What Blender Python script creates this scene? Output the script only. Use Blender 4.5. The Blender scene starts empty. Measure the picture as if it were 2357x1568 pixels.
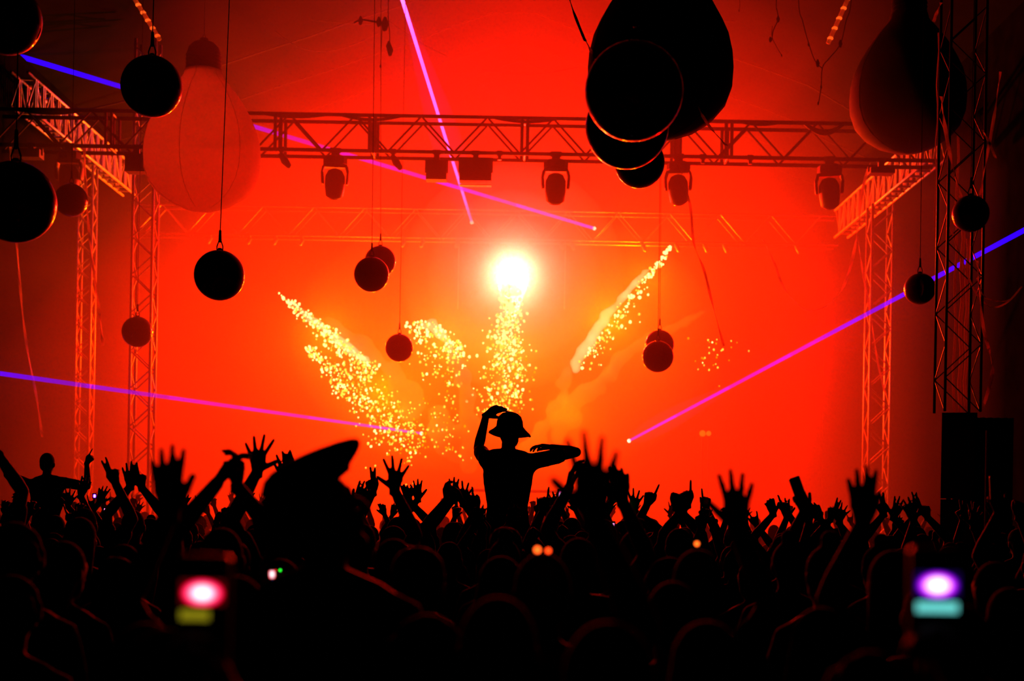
import bpy, bmesh, math, random
from mathutils import Vector, Matrix

sc = bpy.context.scene
col = sc.collection
random.seed(7)

# ------------------------------------------------------------------ camera
F, CX, SHIFT, CZ, ROLL = 3273.0, 1178.5, 0.16, 1.9, math.radians(1.0)
HY = 784 + SHIFT * 2357
cam = bpy.data.cameras.new('camera')
cam.sensor_width = 36
cam.lens = F * 36 / 2357
cam.shift_y = SHIFT
cam.dof.use_dof = True
cam.dof.focus_distance = 13.0
cam.dof.aperture_fstop = 2.2
cam_ob = bpy.data.objects.new('camera', cam)
col.objects.link(cam_ob)
cam_ob.location = (0, 0, CZ)
cam_ob.rotation_euler = (Matrix.Rotation(math.pi / 2, 3, 'X') @ Matrix.Rotation(ROLL, 3, 'Z')).to_euler()
sc.camera = cam_ob


def P(px, py, Y):
    """World point at depth Y metres seen at a pixel of the photograph."""
    u, v = (px - CX) / F, (HY - py) / F
    c, s = math.cos(ROLL), math.sin(ROLL)
    return Vector(((u * c - v * s) * Y, Y, CZ + (u * s + v * c) * Y))


# ------------------------------------------------------------------ world, exposure, lamps
world = bpy.data.worlds.new('night')
sc.world = world
world.use_nodes = True
world.node_tree.nodes['Background'].inputs[0].default_value = (0, 0, 0, 1)
sc.view_settings.view_transform = 'Standard'
sc.view_settings.look = 'None'
sc.view_settings.exposure = 0.0
sc.view_settings.gamma = 1.0
sc.cycles.volume_bounces = 0
sc.cycles.max_bounces = 1
sc.cycles.diffuse_bounces = 0
sc.cycles.adaptive_threshold = .03
sc.cycles.transparent_max_bounces = 24


def lamp(name, loc, color, energy, radius=0.1, parent=None):
    l = bpy.data.lights.new(name, 'POINT')
    l.color, l.energy, l.shadow_soft_size = color, energy, radius
    o = bpy.data.objects.new(name, l)
    o.location = loc
    col.objects.link(o)
    return o


FLARE = P(1180, 640, 33)
lamp('flare_light_red', FLARE + Vector((0, -.62, 0)), (1, .012, 0), 60000, .15)
lamp('flare_light_white', FLARE + Vector((0, -.62, 0)), (.62, .46, 1), 4200, .15)
for _px, _py, _e in ((560, 800, 4000), (1790, 780, 4000)):
    lamp('red_side_fill', P(_px, _py, 34.5), (1, 0, 0), _e, .2)  # unseen red fill, added to even out the haze left and right
for _px, _py, _e in ((745, 770, 5500), (880, 900, 4500), (1020, 780, 4500), (1165, 800, 5500), (1400, 735, 6500), (1490, 640, 3000)):      # light of the burning fountains
    lamp('fountain_light', P(_px, _py, 35.3), (1, .50, 0), _e, .3)
for _px, _py, _e in ((930, 940, 1300), (1310, 950, 1300)):
    lamp('smoke_front_fill', P(_px, _py, 31.4), (1, .55, 0), _e, .3)  # added to brighten the smoke trails from the front


# ------------------------------------------------------------------ materials
def pmat(name, c, rough=.7, metal=0.0, spec=.3, noise=0.0, scale=8.0, bump=0.0):
    m = bpy.data.materials.new(name)
    m.use_nodes = True
    nt = m.node_tree
    b = nt.nodes['Principled BSDF']
    b.inputs['Base Color'].default_value = (*c, 1)
    b.inputs['Roughness'].default_value = rough
    b.inputs['Metallic'].default_value = metal
    b.inputs['Specular IOR Level'].default_value = spec
    if noise or bump:
        tc = nt.nodes.new('ShaderNodeTexCoord')
        n = nt.nodes.new('ShaderNodeTexNoise')
        n.inputs['Scale'].default_value = scale
        n.inputs['Detail'].default_value = 4
        nt.links.new(tc.outputs['Object'], n.inputs['Vector'])
        if noise:
            r = nt.nodes.new('ShaderNodeValToRGB')
            r.color_ramp.elements[0].color = (*[x * (1 - noise) for x in c], 1)
            r.color_ramp.elements[1].color = (*[min(1, x * (1 + noise)) for x in c], 1)
            r.color_ramp.elements[0].position, r.color_ramp.elements[1].position = .3, .7
            nt.links.new(n.outputs['Fac'], r.inputs['Fac'])
            nt.links.new(r.outputs['Color'], b.inputs['Base Color'])
        if bump:
            bp = nt.nodes.new('ShaderNodeBump')
            bp.inputs['Strength'].default_value = bump
            nt.links.new(n.outputs['Fac'], bp.inputs['Height'])
            nt.links.new(bp.outputs['Normal'], b.inputs['Normal'])
    return m


def emit(name, c, strength, additive=False):
    m = bpy.data.materials.new(name)
    m.use_nodes = True
    nt = m.node_tree
    nt.nodes.remove(nt.nodes['Principled BSDF'])
    e = nt.nodes.new('ShaderNodeEmission')
    e.inputs['Color'].default_value = (*c, 1)
    e.inputs['Strength'].default_value = strength
    out = nt.nodes['Material Output']
    if additive:
        t = nt.nodes.new('ShaderNodeBsdfTransparent')
        t.inputs['Color'].default_value = (additive, additive, additive, 1)
        a = nt.nodes.new('ShaderNodeAddShader')
        nt.links.new(e.outputs[0], a.inputs[0])
        nt.links.new(t.outputs[0], a.inputs[1])
        nt.links.new(a.outputs[0], out.inputs['Surface'])
    else:
        nt.links.new(e.outputs[0], out.inputs['Surface'])
    m.cycles.emission_sampling = 'NONE'
    return m


def vol(name, density, color=(1, 1, 1), absorb=0.0, absorb_color=(1, 0, 0), glow=None):
    m = bpy.data.materials.new(name)
    m.use_nodes = True
    nt = m.node_tree
    nt.nodes.remove(nt.nodes['Principled BSDF'])
    s = nt.nodes.new('ShaderNodeVolumeScatter')
    s.inputs['Color'].default_value = (*color, 1)
    s.inputs['Density'].default_value = density
    last = s.outputs[0]
    if absorb:
        a = nt.nodes.new('ShaderNodeVolumeAbsorption')
        a.inputs['Color'].default_value = (*absorb_color, 1)
        a.inputs['Density'].default_value = absorb
        ad = nt.nodes.new('ShaderNodeAddShader')
        nt.links.new(last, ad.inputs[0])
        nt.links.new(a.outputs[0], ad.inputs[1])
        last = ad.outputs[0]
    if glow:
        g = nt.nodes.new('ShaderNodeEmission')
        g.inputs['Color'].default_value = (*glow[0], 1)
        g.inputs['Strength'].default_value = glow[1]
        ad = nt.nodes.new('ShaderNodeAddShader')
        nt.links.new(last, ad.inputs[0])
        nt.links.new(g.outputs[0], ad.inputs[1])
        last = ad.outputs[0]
    nt.links.new(last, nt.nodes['Material Output'].inputs['Volume'])
    m.cycles.volume_sampling = 'EQUIANGULAR'
    m.cycles.homogeneous_volume = True
    return m


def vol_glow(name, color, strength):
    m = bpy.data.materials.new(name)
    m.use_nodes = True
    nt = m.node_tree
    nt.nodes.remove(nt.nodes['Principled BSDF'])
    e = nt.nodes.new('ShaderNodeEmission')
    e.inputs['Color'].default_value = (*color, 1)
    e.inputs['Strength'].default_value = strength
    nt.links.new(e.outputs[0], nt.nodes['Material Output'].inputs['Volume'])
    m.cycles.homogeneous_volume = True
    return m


M = {
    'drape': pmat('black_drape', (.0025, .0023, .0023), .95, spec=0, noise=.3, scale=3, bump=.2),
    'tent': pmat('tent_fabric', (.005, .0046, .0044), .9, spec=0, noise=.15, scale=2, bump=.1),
    'floor': pmat('trodden_floor', (.03, .027, .024), .9, spec=0, noise=.4, scale=5, bump=.3),
    'deck': pmat('stage_deck', (.02, .02, .02), .8, spec=0, noise=.2, scale=4),
    'alu': pmat('truss_aluminium', (.42, .42, .42), .45, metal=.6, noise=.12, scale=20),
    'steel': pmat('dark_steel', (.05, .05, .05), .5, metal=.5, noise=.2, scale=15),
    'housing': pmat('fixture_housing', (.03, .03, .03), .55, spec=.3, noise=.2, scale=12),
    'lens': pmat('fixture_lens', (.08, .07, .07), .08, spec=.6),
    'ball': pmat('glossy_black_ball', (.006, .006, .006), .12, spec=.5, noise=.1, scale=6),
    'cord': pmat('black_cord', (.01, .01, .01), .7, spec=.1),
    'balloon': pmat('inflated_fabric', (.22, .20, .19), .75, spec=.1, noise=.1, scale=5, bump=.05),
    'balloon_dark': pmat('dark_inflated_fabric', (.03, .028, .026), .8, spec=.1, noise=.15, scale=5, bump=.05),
    'cap_dark': pmat('socket_fabric', (.012, .012, .012), .9, spec=.05, noise=.2, scale=6),
    'ribbon': pmat('paper_streamer', (.6, .55, .5), .7, spec=.1),
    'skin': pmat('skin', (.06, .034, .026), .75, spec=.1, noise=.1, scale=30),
    'hair': pmat('dark_hair', (.007, .006, .005), .95, spec=.02, noise=.3, scale=60, bump=.3),
    'phone': pmat('phone_case', (.01, .01, .012), .4, spec=.3),
    'spark_white': emit('spark_white', (1, 1, .75), 26),
    'spark_yellow': emit('spark_yellow', (1, .75, .16), 17),
    'spark_gold': emit('spark_gold', (1, .5, .0), 9),
    'flame': emit('flare_flame', (1, .95, 1), 120),
}
_nt = M['balloon'].node_tree                      # thin inflated skin: glows when lit from behind
_tr, _tp, _mx = _nt.nodes.new('ShaderNodeBsdfTranslucent'), _nt.nodes.new('ShaderNodeBsdfTransparent'), _nt.nodes.new('ShaderNodeMixShader')
_mx2 = _nt.nodes.new('ShaderNodeMixShader')
_tr.inputs['Color'].default_value = (.7, .62, .58, 1)
_mx.inputs['Fac'].default_value, _mx2.inputs['Fac'].default_value = .7, .03
_nt.links.new(_nt.nodes['Principled BSDF'].outputs[0], _mx.inputs[1])
_nt.links.new(_tr.outputs[0], _mx.inputs[2])
_nt.links.new(_mx.outputs[0], _mx2.inputs[1])
_nt.links.new(_tp.outputs[0], _mx2.inputs[2])
_nt.links.new(_mx2.outputs[0], _nt.nodes['Material Output'].inputs['Surface'])
_nt = M['ribbon'].node_tree                       # thin paper lets light through
_tr, _mx = _nt.nodes.new('ShaderNodeBsdfTranslucent'), _nt.nodes.new('ShaderNodeMixShader')
_tr.inputs['Color'].default_value = (.6, .5, .45, 1)
_mx.inputs['Fac'].default_value = .55
_nt.links.new(_nt.nodes['Principled BSDF'].outputs[0], _mx.inputs[1])
_nt.links.new(_tr.outputs[0], _mx.inputs[2])
_nt.links.new(_mx.outputs[0], _nt.nodes['Material Output'].inputs['Surface'])
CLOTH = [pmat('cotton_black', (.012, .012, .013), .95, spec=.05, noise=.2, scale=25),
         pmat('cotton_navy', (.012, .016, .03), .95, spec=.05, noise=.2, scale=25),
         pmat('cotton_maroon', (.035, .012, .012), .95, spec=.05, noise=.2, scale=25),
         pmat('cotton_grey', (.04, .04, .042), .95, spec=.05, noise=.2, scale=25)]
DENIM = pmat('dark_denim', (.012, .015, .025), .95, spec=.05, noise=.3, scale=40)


# ------------------------------------------------------------------ mesh helpers
class MB:
    def __init__(self):
        self.v, self.f, self.m = [], [], []

    def add(self, vs, fs, mi=0):
        o = len(self.v)
        self.v += [tuple(p) for p in vs]
        self.f += [tuple(i + o for i in q) for q in fs]
        self.m += [mi] * len(fs)

    def box(self, a, b, mi=0):
        (x0, y0, z0), (x1, y1, z1) = a, b
        self.add([(x0, y0, z0), (x1, y0, z0), (x1, y1, z0), (x0, y1, z0), (x0, y0, z1), (x1, y0, z1), (x1, y1, z1), (x0, y1, z1)],
                 [(0, 3, 2, 1), (4, 5, 6, 7), (0, 1, 5, 4), (1, 2, 6, 5), (2, 3, 7, 6), (3, 0, 4, 7)], mi)

    def path(self, pts, rad, n=8, rnd=False, mi=0, caps=True):
        """A round tube along points with a radius at each; rnd closes the ends with domes."""
        pts = [Vector(p) for p in pts]
        rad = list(rad) if hasattr(rad, '__len__') else [rad] * len(pts)
        if rnd:
            d0 = (pts[0] - pts[1]).normalized()
            d1 = (pts[-1] - pts[-2]).normalized()
            pre = [(pts[0] + d0 * rad[0] * k, rad[0] * math.sqrt(max(0, 1 - k * k))) for k in (.95, .7, .35)]
            post = [(pts[-1] + d1 * rad[-1] * k, rad[-1] * math.sqrt(max(0, 1 - k * k))) for k in (.35, .7, .95)]
            pts = [p for p, _ in pre] + pts + [p for p, _ in post]
            rad = [r for _, r in pre] + rad + [r for _, r in post]
        t = (pts[1] - pts[0]).normalized()
        a = Vector((1, 0, 0)) if abs(t.x) < .8 else Vector((0, 1, 0))
        x = (a - t * a.dot(t)).normalized()
        vs, fs = [], []
        for i, p in enumerate(pts):
            q = pts[min(i + 1, len(pts) - 1)] - pts[max(i - 1, 0)]
            if q.length > 1e-9:
                t = q.normalized()
            x = (x - t * x.dot(t)).normalized()
            y = t.cross(x)
            for k in range(n):
                an = 2 * math.pi * k / n
                vs.append(p + (x * math.cos(an) + y * math.sin(an)) * max(rad[i], 1e-5))
        for i in range(len(pts) - 1):
            for k in range(n):
                k2 = (k + 1) % n
                fs.append((i * n + k, i * n + k2, (i + 1) * n + k2, (i + 1) * n + k))
        if caps:
            fs.append(tuple(range(n - 1, -1, -1)))
            fs.append(tuple((len(pts) - 1) * n + k for k in range(n)))
        self.add(vs, fs, mi)

    def loft(self, secs, n=16, mi=0, mat=None):
        """Stacked ellipses (z, cx, cy, rx, ry), closed."""
        vs, fs = [], []
        for z, cx, cy, rx, ry in secs:
            for k in range(n):
                an = 2 * math.pi * k / n
                p = Vector((cx + rx * math.cos(an), cy + ry * math.sin(an), z))
                vs.append(mat @ p if mat else p)
        for i in range(len(secs) - 1):
            for k in range(n):
                k2 = (k + 1) % n
                fs.append((i * n + k, i * n + k2, (i + 1) * n + k2, (i + 1) * n + k))
        fs.append(tuple(range(n - 1, -1, -1)))
        L = (len(secs) - 1) * n
        fs.append(tuple(L + k for k in range(n)))
        self.add(vs, fs, mi)

    def ell(self, c, r, n=14, mi=0, mat=None):
        c = Vector(c)
        if not hasattr(r, '__len__'):
            r = (r, r, r)
        h = n // 2
        secs = []
        for i in range(h + 1):
            a = math.pi * (i / h) - math.pi / 2
            k = max(math.cos(a), 1e-3)
            secs.append((c.z + r[2] * math.sin(a), c.x, c.y, r[0] * k, r[1] * k))
        self.loft(secs, n, mi, mat)

    def lathe(self, prof, n=32, mi=0, closed=True):
        """prof: (r, z) from bottom to top about the z axis."""
        self.loft([(z, 0, 0, max(r, 1e-4), max(r, 1e-4)) for r, z in prof], n, mi)

    def mesh(self, name, mats, smooth=False):
        me = bpy.data.meshes.new(name)
        me.from_pydata(self.v, [], self.f)
        for m in (mats if isinstance(mats, (list, tuple)) else [mats]):
            me.materials.append(m)
        if any(self.m):
            me.polygons.foreach_set('material_index', self.m)
        if smooth:
            me.polygons.foreach_set('use_smooth', [True] * len(me.polygons))
        me.update()
        return me

    def build(self, name, mats, parent=None, smooth=False, loc=None):
        return link(name, self.mesh(name, mats, smooth), parent, loc)


def link(name, data, parent=None, loc=None, rot=None):
    o = bpy.data.objects.new(name, data)
    col.objects.link(o)
    if parent:
        o.parent = parent
    if loc is not None:
        o.location = loc
    if rot is not None:
        o.rotation_euler = rot
    return o


def tag(o, label=None, cat=None, group=None, kind=None):
    if label: o['label'] = label
    if cat: o['category'] = cat
    if group: o['group'] = group
    if kind: o['kind'] = kind
    return o


def thing(name, label, cat, loc=(0, 0, 0), rz=0, group=None):
    return tag(link(name, None, None, loc, (0, 0, rz)), label, cat, group)


def remeshed(mb, name, mat, voxel, smooth=2, adapt=0.0):
    tmp = bpy.data.objects.new('tmp', mb.mesh(name + '_src', mat))
    col.objects.link(tmp)
    r = tmp.modifiers.new('r', 'REMESH')
    r.mode = 'VOXEL'
    r.voxel_size = voxel
    r.adaptivity = adapt
    if smooth:
        s = tmp.modifiers.new('s', 'SMOOTH')
        s.iterations = smooth
        s.factor = .5
    dg = bpy.context.evaluated_depsgraph_get()
    me = bpy.data.meshes.new_from_object(tmp.evaluated_get(dg))
    me.name = name
    src = tmp.data
    bpy.data.objects.remove(tmp)
    bpy.data.meshes.remove(src)
    me.materials.clear()
    me.materials.append(mat)
    me.polygons.foreach_set('use_smooth', [True] * len(me.polygons))
    return me


# ------------------------------------------------------------------ the hall
XL, XR, YB, Y0 = -9.4, 8.15, 37.5, -3.0
EAVE, RIDGE = 10.2, 13.6
HAZE_FRONT = 17.6


def struct(name, mb, mat, label=None):
    o = mb.build(name, mat)
    return tag(o, label, None, None, 'structure')


b = MB(); b.box((XL - .3, Y0, -.2), (XR + .3, YB + .3, 0))
struct('floor', b, M['floor'], 'dark trodden floor of the hall under the crowd')
b = MB(); b.box((XL - .3, YB, 0), (XR + .3, YB + .25, RIDGE + .3))
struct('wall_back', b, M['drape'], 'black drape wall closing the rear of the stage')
b = MB(); b.box((XL - .25, Y0, 0), (XL, YB, EAVE))
struct('wall_left', b, M['drape'], 'black drape wall along the left side of the hall')
b = MB(); b.box((XR, Y0, 0), (XR + .25, YB, EAVE))
struct('wall_right', b, M['drape'], 'black drape wall along the right side of the hall')
b = MB()
for x0, x1, z0, z1 in ((XL - .3, 0, EAVE, RIDGE), (0, XR + .3, RIDGE, EAVE)):
    b.add([(x0, Y0, z0), (x1, Y0, z1), (x1, YB, z1), (x0, YB, z0), (x0, Y0, z0 + .12), (x1, Y0, z1 + .12), (x1, YB, z1 + .12), (x0, YB, z0 + .12)],
          [(0, 3, 2, 1), (4, 5, 6, 7), (0, 1, 5, 4), (1, 2, 6, 5), (2, 3, 7, 6), (3, 0, 4, 7)])
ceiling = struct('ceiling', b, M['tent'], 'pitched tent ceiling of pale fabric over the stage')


def roof_z(x):
    return RIDGE - (RIDGE - EAVE) * (abs(x) / (-XL if x < 0 else XR))


for yy in (30.5, 33.0, 35.4):          # seams sewn across the tent cloth
    s = MB()
    n = 18
    s.path([(XL + (XR - XL) * k / n, yy + .12 * math.sin(k * 1.9), roof_z(XL + (XR - XL) * k / n) - .03 - .10 * abs(math.sin(k * .8))) for k in range(n + 1)], .02, 6)
    s.build('roof_seam', M['cord'], ceiling)

# the cloud of stage fog: wide and deep around the stage, thinning out to a narrow tongue towards the crowd
haze = thing('haze', 'red and orange lit haze filling the air around the stage', 'haze', (0, 0, 0))
haze['kind'] = 'stuff'
fog = vol('stage_haze', .015, absorb=.2 / 2, absorb_color=(1, .3, 0))
for yf, ins, up, ym in ((HAZE_FRONT - 1.6, -.1, .7, 21.4), (HAZE_FRONT - .2, .4, -.6, 23.8)):
    fx = ins * .9
    secs = [(yf, [(-4.0 + ins, .01), (3.3 - fx, .01), (3.3 - fx, 4.5 + up), (2.4 - fx, 7.4 + up), (.3, 8.8 + up), (-2.6 + ins, 7.6 + up), (-4.0 + ins, 4.5 + up)]),
            (ym, [(XL + .13 + ins, .01), (7.3 - fx, .01), (7.3 - fx, 6.4 + up), (5.4 - fx, 10.2 + up * .5), (.3, 12.7 + up * .5), (-4.9 + ins, 9.6 + up), (XL + .13 + ins, 4.8 + up)]),
            (YB - .03, [(XL + .13 + ins * .5, .01), (7.6 - fx * .5, .01), (7.6 - fx * .5, 8.6 + up), (5.6 - fx * .5, 10.6 + up * .5), (.3, 13.0 + up * .5), (-5.8 + ins, 10.6 + up * .5), (XL + .13 + ins * .5, 7.0 + up)])]
    b = MB(); n = 7
    fs = [tuple(range(n)), tuple(range(3 * n - 1, 2 * n - 1, -1))]
    for q in range(2):
        fs += [(q * n + i, q * n + i + n, q * n + (i + 1) % n + n, q * n + (i + 1) % n) for i in range(n)]
    b.add([(x, y, z) for y, pr in secs for x, z in pr], fs)
    b.build('fog_layer', fog, haze)

b = MB(); b.box((-8.6, 29, 0), (7.6, YB - .1, 1.3))
deck = struct('stage_floor', b, M['deck'], 'black raised stage deck behind the crowd')

# ------------------------------------------------------------------ trusses and towers
def bar_mesh(name, a, c, r, n=6):
    m = MB(); m.path([a, c], r, n)
    return m.mesh(name, M['alu'])


def truss(name, label, cat, L, h, d, half, origin, mat3, r=.03, rb=.014, joints=(), faces=4, mat=None):
    """A box truss along local x; h is its local z height, d its local y depth."""
    t = thing(name, label, cat)
    t.matrix_world = Matrix.Translation(origin) @ mat3.to_4x4()
    mt = mat or M['alu']
    cm = MB(); cm.path([(0, 0, 0), (L, 0, 0)], r, 8)
    cme = cm.mesh('chord', mt, True)
    for sy in (-1, 1):
        for sz in (-1, 1):
            link('chord', cme, t, (0, sy * d / 2, sz * h / 2))
    up = MB(); up.path([(0, 0, -h / 2), (half, 0, h / 2)], rb, 6)
    dn = MB(); dn.path([(0, 0, h / 2), (half, 0, -h / 2)], rb, 6)
    ume, dme = up.mesh('brace', mt), dn.mesh('brace', mt)
    upf = MB(); upf.path([(0, -d / 2, 0), (half, d / 2, 0)], rb, 6)
    dnf = MB(); dnf.path([(0, d / 2, 0), (half, -d / 2, 0)], rb, 6)
    ufe, dfe = upf.mesh('brace', mt), dnf.mesh('brace', mt)
    for k in range(int(L / half)):
        for sy in (-1, 1):
            link('brace', (ume if (k % 2 == 0) else dme), t, (k * half, sy * d / 2, 0))
        if faces == 4:
            for sz in (-1, 1):
                link('brace', (ufe if k % 2 == 0 else dfe), t, (k * half, 0, sz * h / 2))
    vb = MB()
    vb.path([(0, 0, -h / 2), (0, 0, h / 2)], rb * 1.6, 6)
    vme = vb.mesh('upright', mt)
    hb = MB(); hb.path([(0, -d / 2, 0), (0, d / 2, 0)], rb * 1.4, 6)
    hme = hb.mesh('strut', mt)
    for x in joints:
        for sy in (-1, 1):
            for dx in (-.05, .05):
                link('upright', vme, t, (x + dx, sy * d / 2, 0))
        for sz in (-1, 1):
            link('strut', hme, t, (x, 0, sz * h / 2))
    return t


I3 = Matrix.Identity(3)
RZ90 = Matrix.Rotation(math.pi / 2, 3, 'Z')
UPR = Matrix.Rotation(-math.pi / 2, 3, 'Y')          # local x -> world +z

YT = 25.0
zt, zb = P(1100, 270, YT).z, P(1100, 352, YT).z
xs, xe = XL + .15, P(2165, 366, YT).x
half = .58
jx = [P(px, 310, YT).x - xs for px in (250, 640, 857, 1208, 1560, 1678)]
ft = truss('lighting_truss', 'long dark lighting truss spanning the hall in front of the stage, lamps hung below', 'truss',
           xe - xs, zt - zb, .5, half, Vector((xs, YT + .25, (zt + zb) / 2)), I3, r=.036, rb=.019, joints=jx, faces=2, mat=M['steel'])
for k, (a, c, sag) in enumerate(((600, 760, .05), (780, 930, .08), (1130, 1290, .07), (1700, 1800, .04), (1850, 1945, .14), (30, 200, .06))):
    m = MB()
    xa, xc = P(a, 265, YT).x - xs, P(c, 265, YT).x - xs
    m.path([(xa + (xc - xa) * i / 10, -.25, (zt - zb) / 2 - sag * math.sin(math.pi * i / 10) * (1.2 if k == 4 else 1)) for i in range(11)],
           [.022 + (.035 if k == 4 else .012) * math.sin(math.pi * i / 10) for i in range(11)], 6)
    m.build('cable_bundle', M['cord'], ft, True)

YR = 35.0
rzt, rzb = P(1180, 489, YR).z, P(1180, 555, YR).z
xa, xb = P(320, 520, YR).x, P(1925, 520, YR).x
rear = truss('rear_truss', 'pale rear stage truss behind the white flare', 'truss', xb - xa, rzt - rzb, .5, .62,
             Vector((xa, YR, (rzt + rzb) / 2)), I3, r=.028, rb=.014, faces=2)


def tower(name, label, pxc, pyb, pyt, Y, w, ztop=None, zbot=0, mat=None, rb=.014, r=.03, cat='tower'):
    c = P(pxc, pyb, Y)
    ztop = ztop or P(pxc, pyt, Y).z
    return truss(name, label, cat, ztop - zbot, w, w, w * .95, Vector((c.x, Y, zbot)), UPR, r=r, rb=rb, mat=mat, faces=4)


tower('truss_tower', 'orange lit truss tower at the stage edge below the pale light bulb balloon', 331, 700, 96, 27.2, .38, zbot=0)
tower('truss_tower', 'slim red truss tower by the left drape wall behind the small black ball', 197, 700, 330, 30.2, .3, zbot=1.3)
tower('truss_tower', 'orange lit truss tower at the far end of the lighting truss near the dark balloon', 2022, 750, 380, 29.0, .42, ztop=8.12, zbot=0)
dt = tower('scaffold_tower', 'tall dark scaffold tower with red lit edges standing on the black speaker stack', 2207, 700, -30, 17.0, .42,
           zbot=P(2207, 950, 17).z, mat=M['steel'], rb=.007, r=.018)
for dx, y0p, y1p, w in ((.13, 505, 950, .05), (.07, 300, 950, .03), (.19, 540, 940, .045), (-.17, 60, 560, .016)):   # cables strapped to the tower
    m = MB()
    p0, p1 = P(2207, y0p, 17), P(2207, y1p, 17)
    m.path([Vector((p0.x + dx + .012 * math.sin(i * 1.7), 17.25, p0.z + (p1.z - p0.z) * i / 12)) - Vector(dt.location) for i in range(13)], w * .5, 6)
    o = m.build('cable_bundle', M['ribbon'], dt, True)
    o.matrix_parent_inverse = dt.matrix_world.to_3x3().inverted().to_4x4()

for X, pxy, ya, lab in ((-9.0, (60, 232), 25.6, 'side truss running back along the left wall, its uprights glowing orange'),
                        (7.5, (2100, 365), 25.45, 'side truss running back along the right wall behind the dark balloon')):
    Y = X / ((pxy[0] - CX) / F)
    c = P(*pxy, Y)
    truss('side_truss', lab, 'truss', 7.4, .62, .30, .43, Vector((X, ya, c.z)), RZ90, r=.03, rb=.018, joints=[.43 * k for k in range(1, 17)], faces=2)

# speaker stack under the scaffold tower
sp = P(2207, 1050, 17)
ssz = P(2207, 952, 17).z
st = thing('speaker_stack', 'black speaker stack below the scaffold tower at the edge of the crowd', 'speaker', (sp.x, 17.0, 0), -.30)
for k in range(3):
    m = MB(); hh = ssz / 3
    m.box((-.20, -.24, k * hh + .01), (.20, .24, (k + 1) * hh - .005))
    cab = m.build('cabinet', M['housing'], st)
    g = MB(); g.box((-.18, -.255, k * hh + .04), (.18, -.242, (k + 1) * hh - .04))
    g.build('grille', M['steel'], cab)
# dark side tent with thin poles right of the stack
sd = thing('side_tent', 'dark side tent with two thin upright poles beside the speaker stack', 'tent', (P(2300, 1000, 16.5).x, 17.6, 0))
x0 = P(2300, 1000, 17.6).x
m = MB(); w0, w1, zt_ = P(2252, 960, 17.6).x - x0, P(2400, 960, 17.6).x - x0, P(2300, 962, 17.6).z
n = 26
vs = [(w0 + (w1 - w0) * i / n, .06 * math.sin(i * 2.1), z) for z in (0.0, zt_) for i in range(n + 1)]
vs += [(x, y + .02, z) for x, y, z in vs]
q = (n + 1) * 2
fs = [(i, i + 1, i + n + 2, i + n + 1) for i in range(n)] + [(i + q, i + n + 1 + q, i + n + 2 + q, i + 1 + q) for i in range(n)]
m.add(vs, fs); m.build('drape_cloth', M['drape'], sd)
for px in (2264, 2341):
    m = MB(); xx = P(px, 1060, 17.4).x - x0
    m.path([(xx, -.2, 0), (xx, -.2, P(px, 992, 17.4).z)], .014, 8); m.build('pole', M['alu'], sd)


# ------------------------------------------------------------------ hung fixtures
def moving_head(px, Y=YT, label='', tilt=25, pan=0, s=1.0, py=360):
    p = P(px, py, Y)
    z = zb - .036
    t = thing('moving_head_lamp', label, 'stage lamp', (p.x, Y, z), math.radians(pan), 'moving head lamps under the lighting truss')
    t.scale = (s, s, s)
    m = MB(); m.box((-.07, -.04, -.07), (.07, .04, .03)); m.path([(-.09, 0, .036), (.09, 0, .036)], .045, 8); m.build('clamp', M['steel'], t)
    m = MB()
    m.loft([(-.21, 0, 0, .17, .12), (-.19, 0, 0, .20, .14), (-.09, 0, 0, .20, .14), (-.06, 0, 0, .15, .11)], 8)
    m.build('base', M['housing'], t)
    y = MB()
    for sx in (-1, 1):
        y.loft([(-.54, sx * .20, 0, .02, .05), (-.50, sx * .205, 0, .028, .085), (-.34, sx * .215, 0, .026, .095), (-.24, sx * .19, 0, .03, .08)], 10)
    y.box((-.20, -.06, -.26), (.20, .06, -.21))
    y.build('yoke', M['housing'], t)
    h = MB()
    R = Matrix.Translation((0, 0, -.46)) @ Matrix.Rotation(math.radians(tilt), 4, 'X')
    h.loft([(-.30, 0, 0, .11, .11), (-.27, 0, 0, .15, .15), (-.1, 0, 0, .17, .165), (.06, 0, 0, .165, .16), (.15, 0, 0, .12, .12), (.18, 0, 0, .06, .06)], 20, mat=R)
    hd = h.build('lamp_head', M['housing'], t, True)
    l = MB(); l.loft([(-.315, 0, 0, .10, .10), (-.302, 0, 0, .108, .108)], 20, mat=R); l.build('lens', M['lens'], hd, True)
    return t


for px, tl, pn, s, lab in ((772, 28, 8, 1.05, 'dark red moving head lamp beside the pale light bulb balloon'),
                           (1280, 24, 0, 1.08, 'moving head lamp hanging right of the square floodlight at the truss middle'),
                           (1562, 34, -14, 1.05, 'moving head lamp hanging just right of the cluster of black balls'),
                           (1910, 36, -18, 1.08, 'moving head lamp nearest the dark balloon on the truss'),
                           (160, 5, 0, 1.05, 'black moving head lamp hanging above the smaller of two balls at the left edge')):
    moving_head(px, YT, lab, tl, pn, s)


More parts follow.
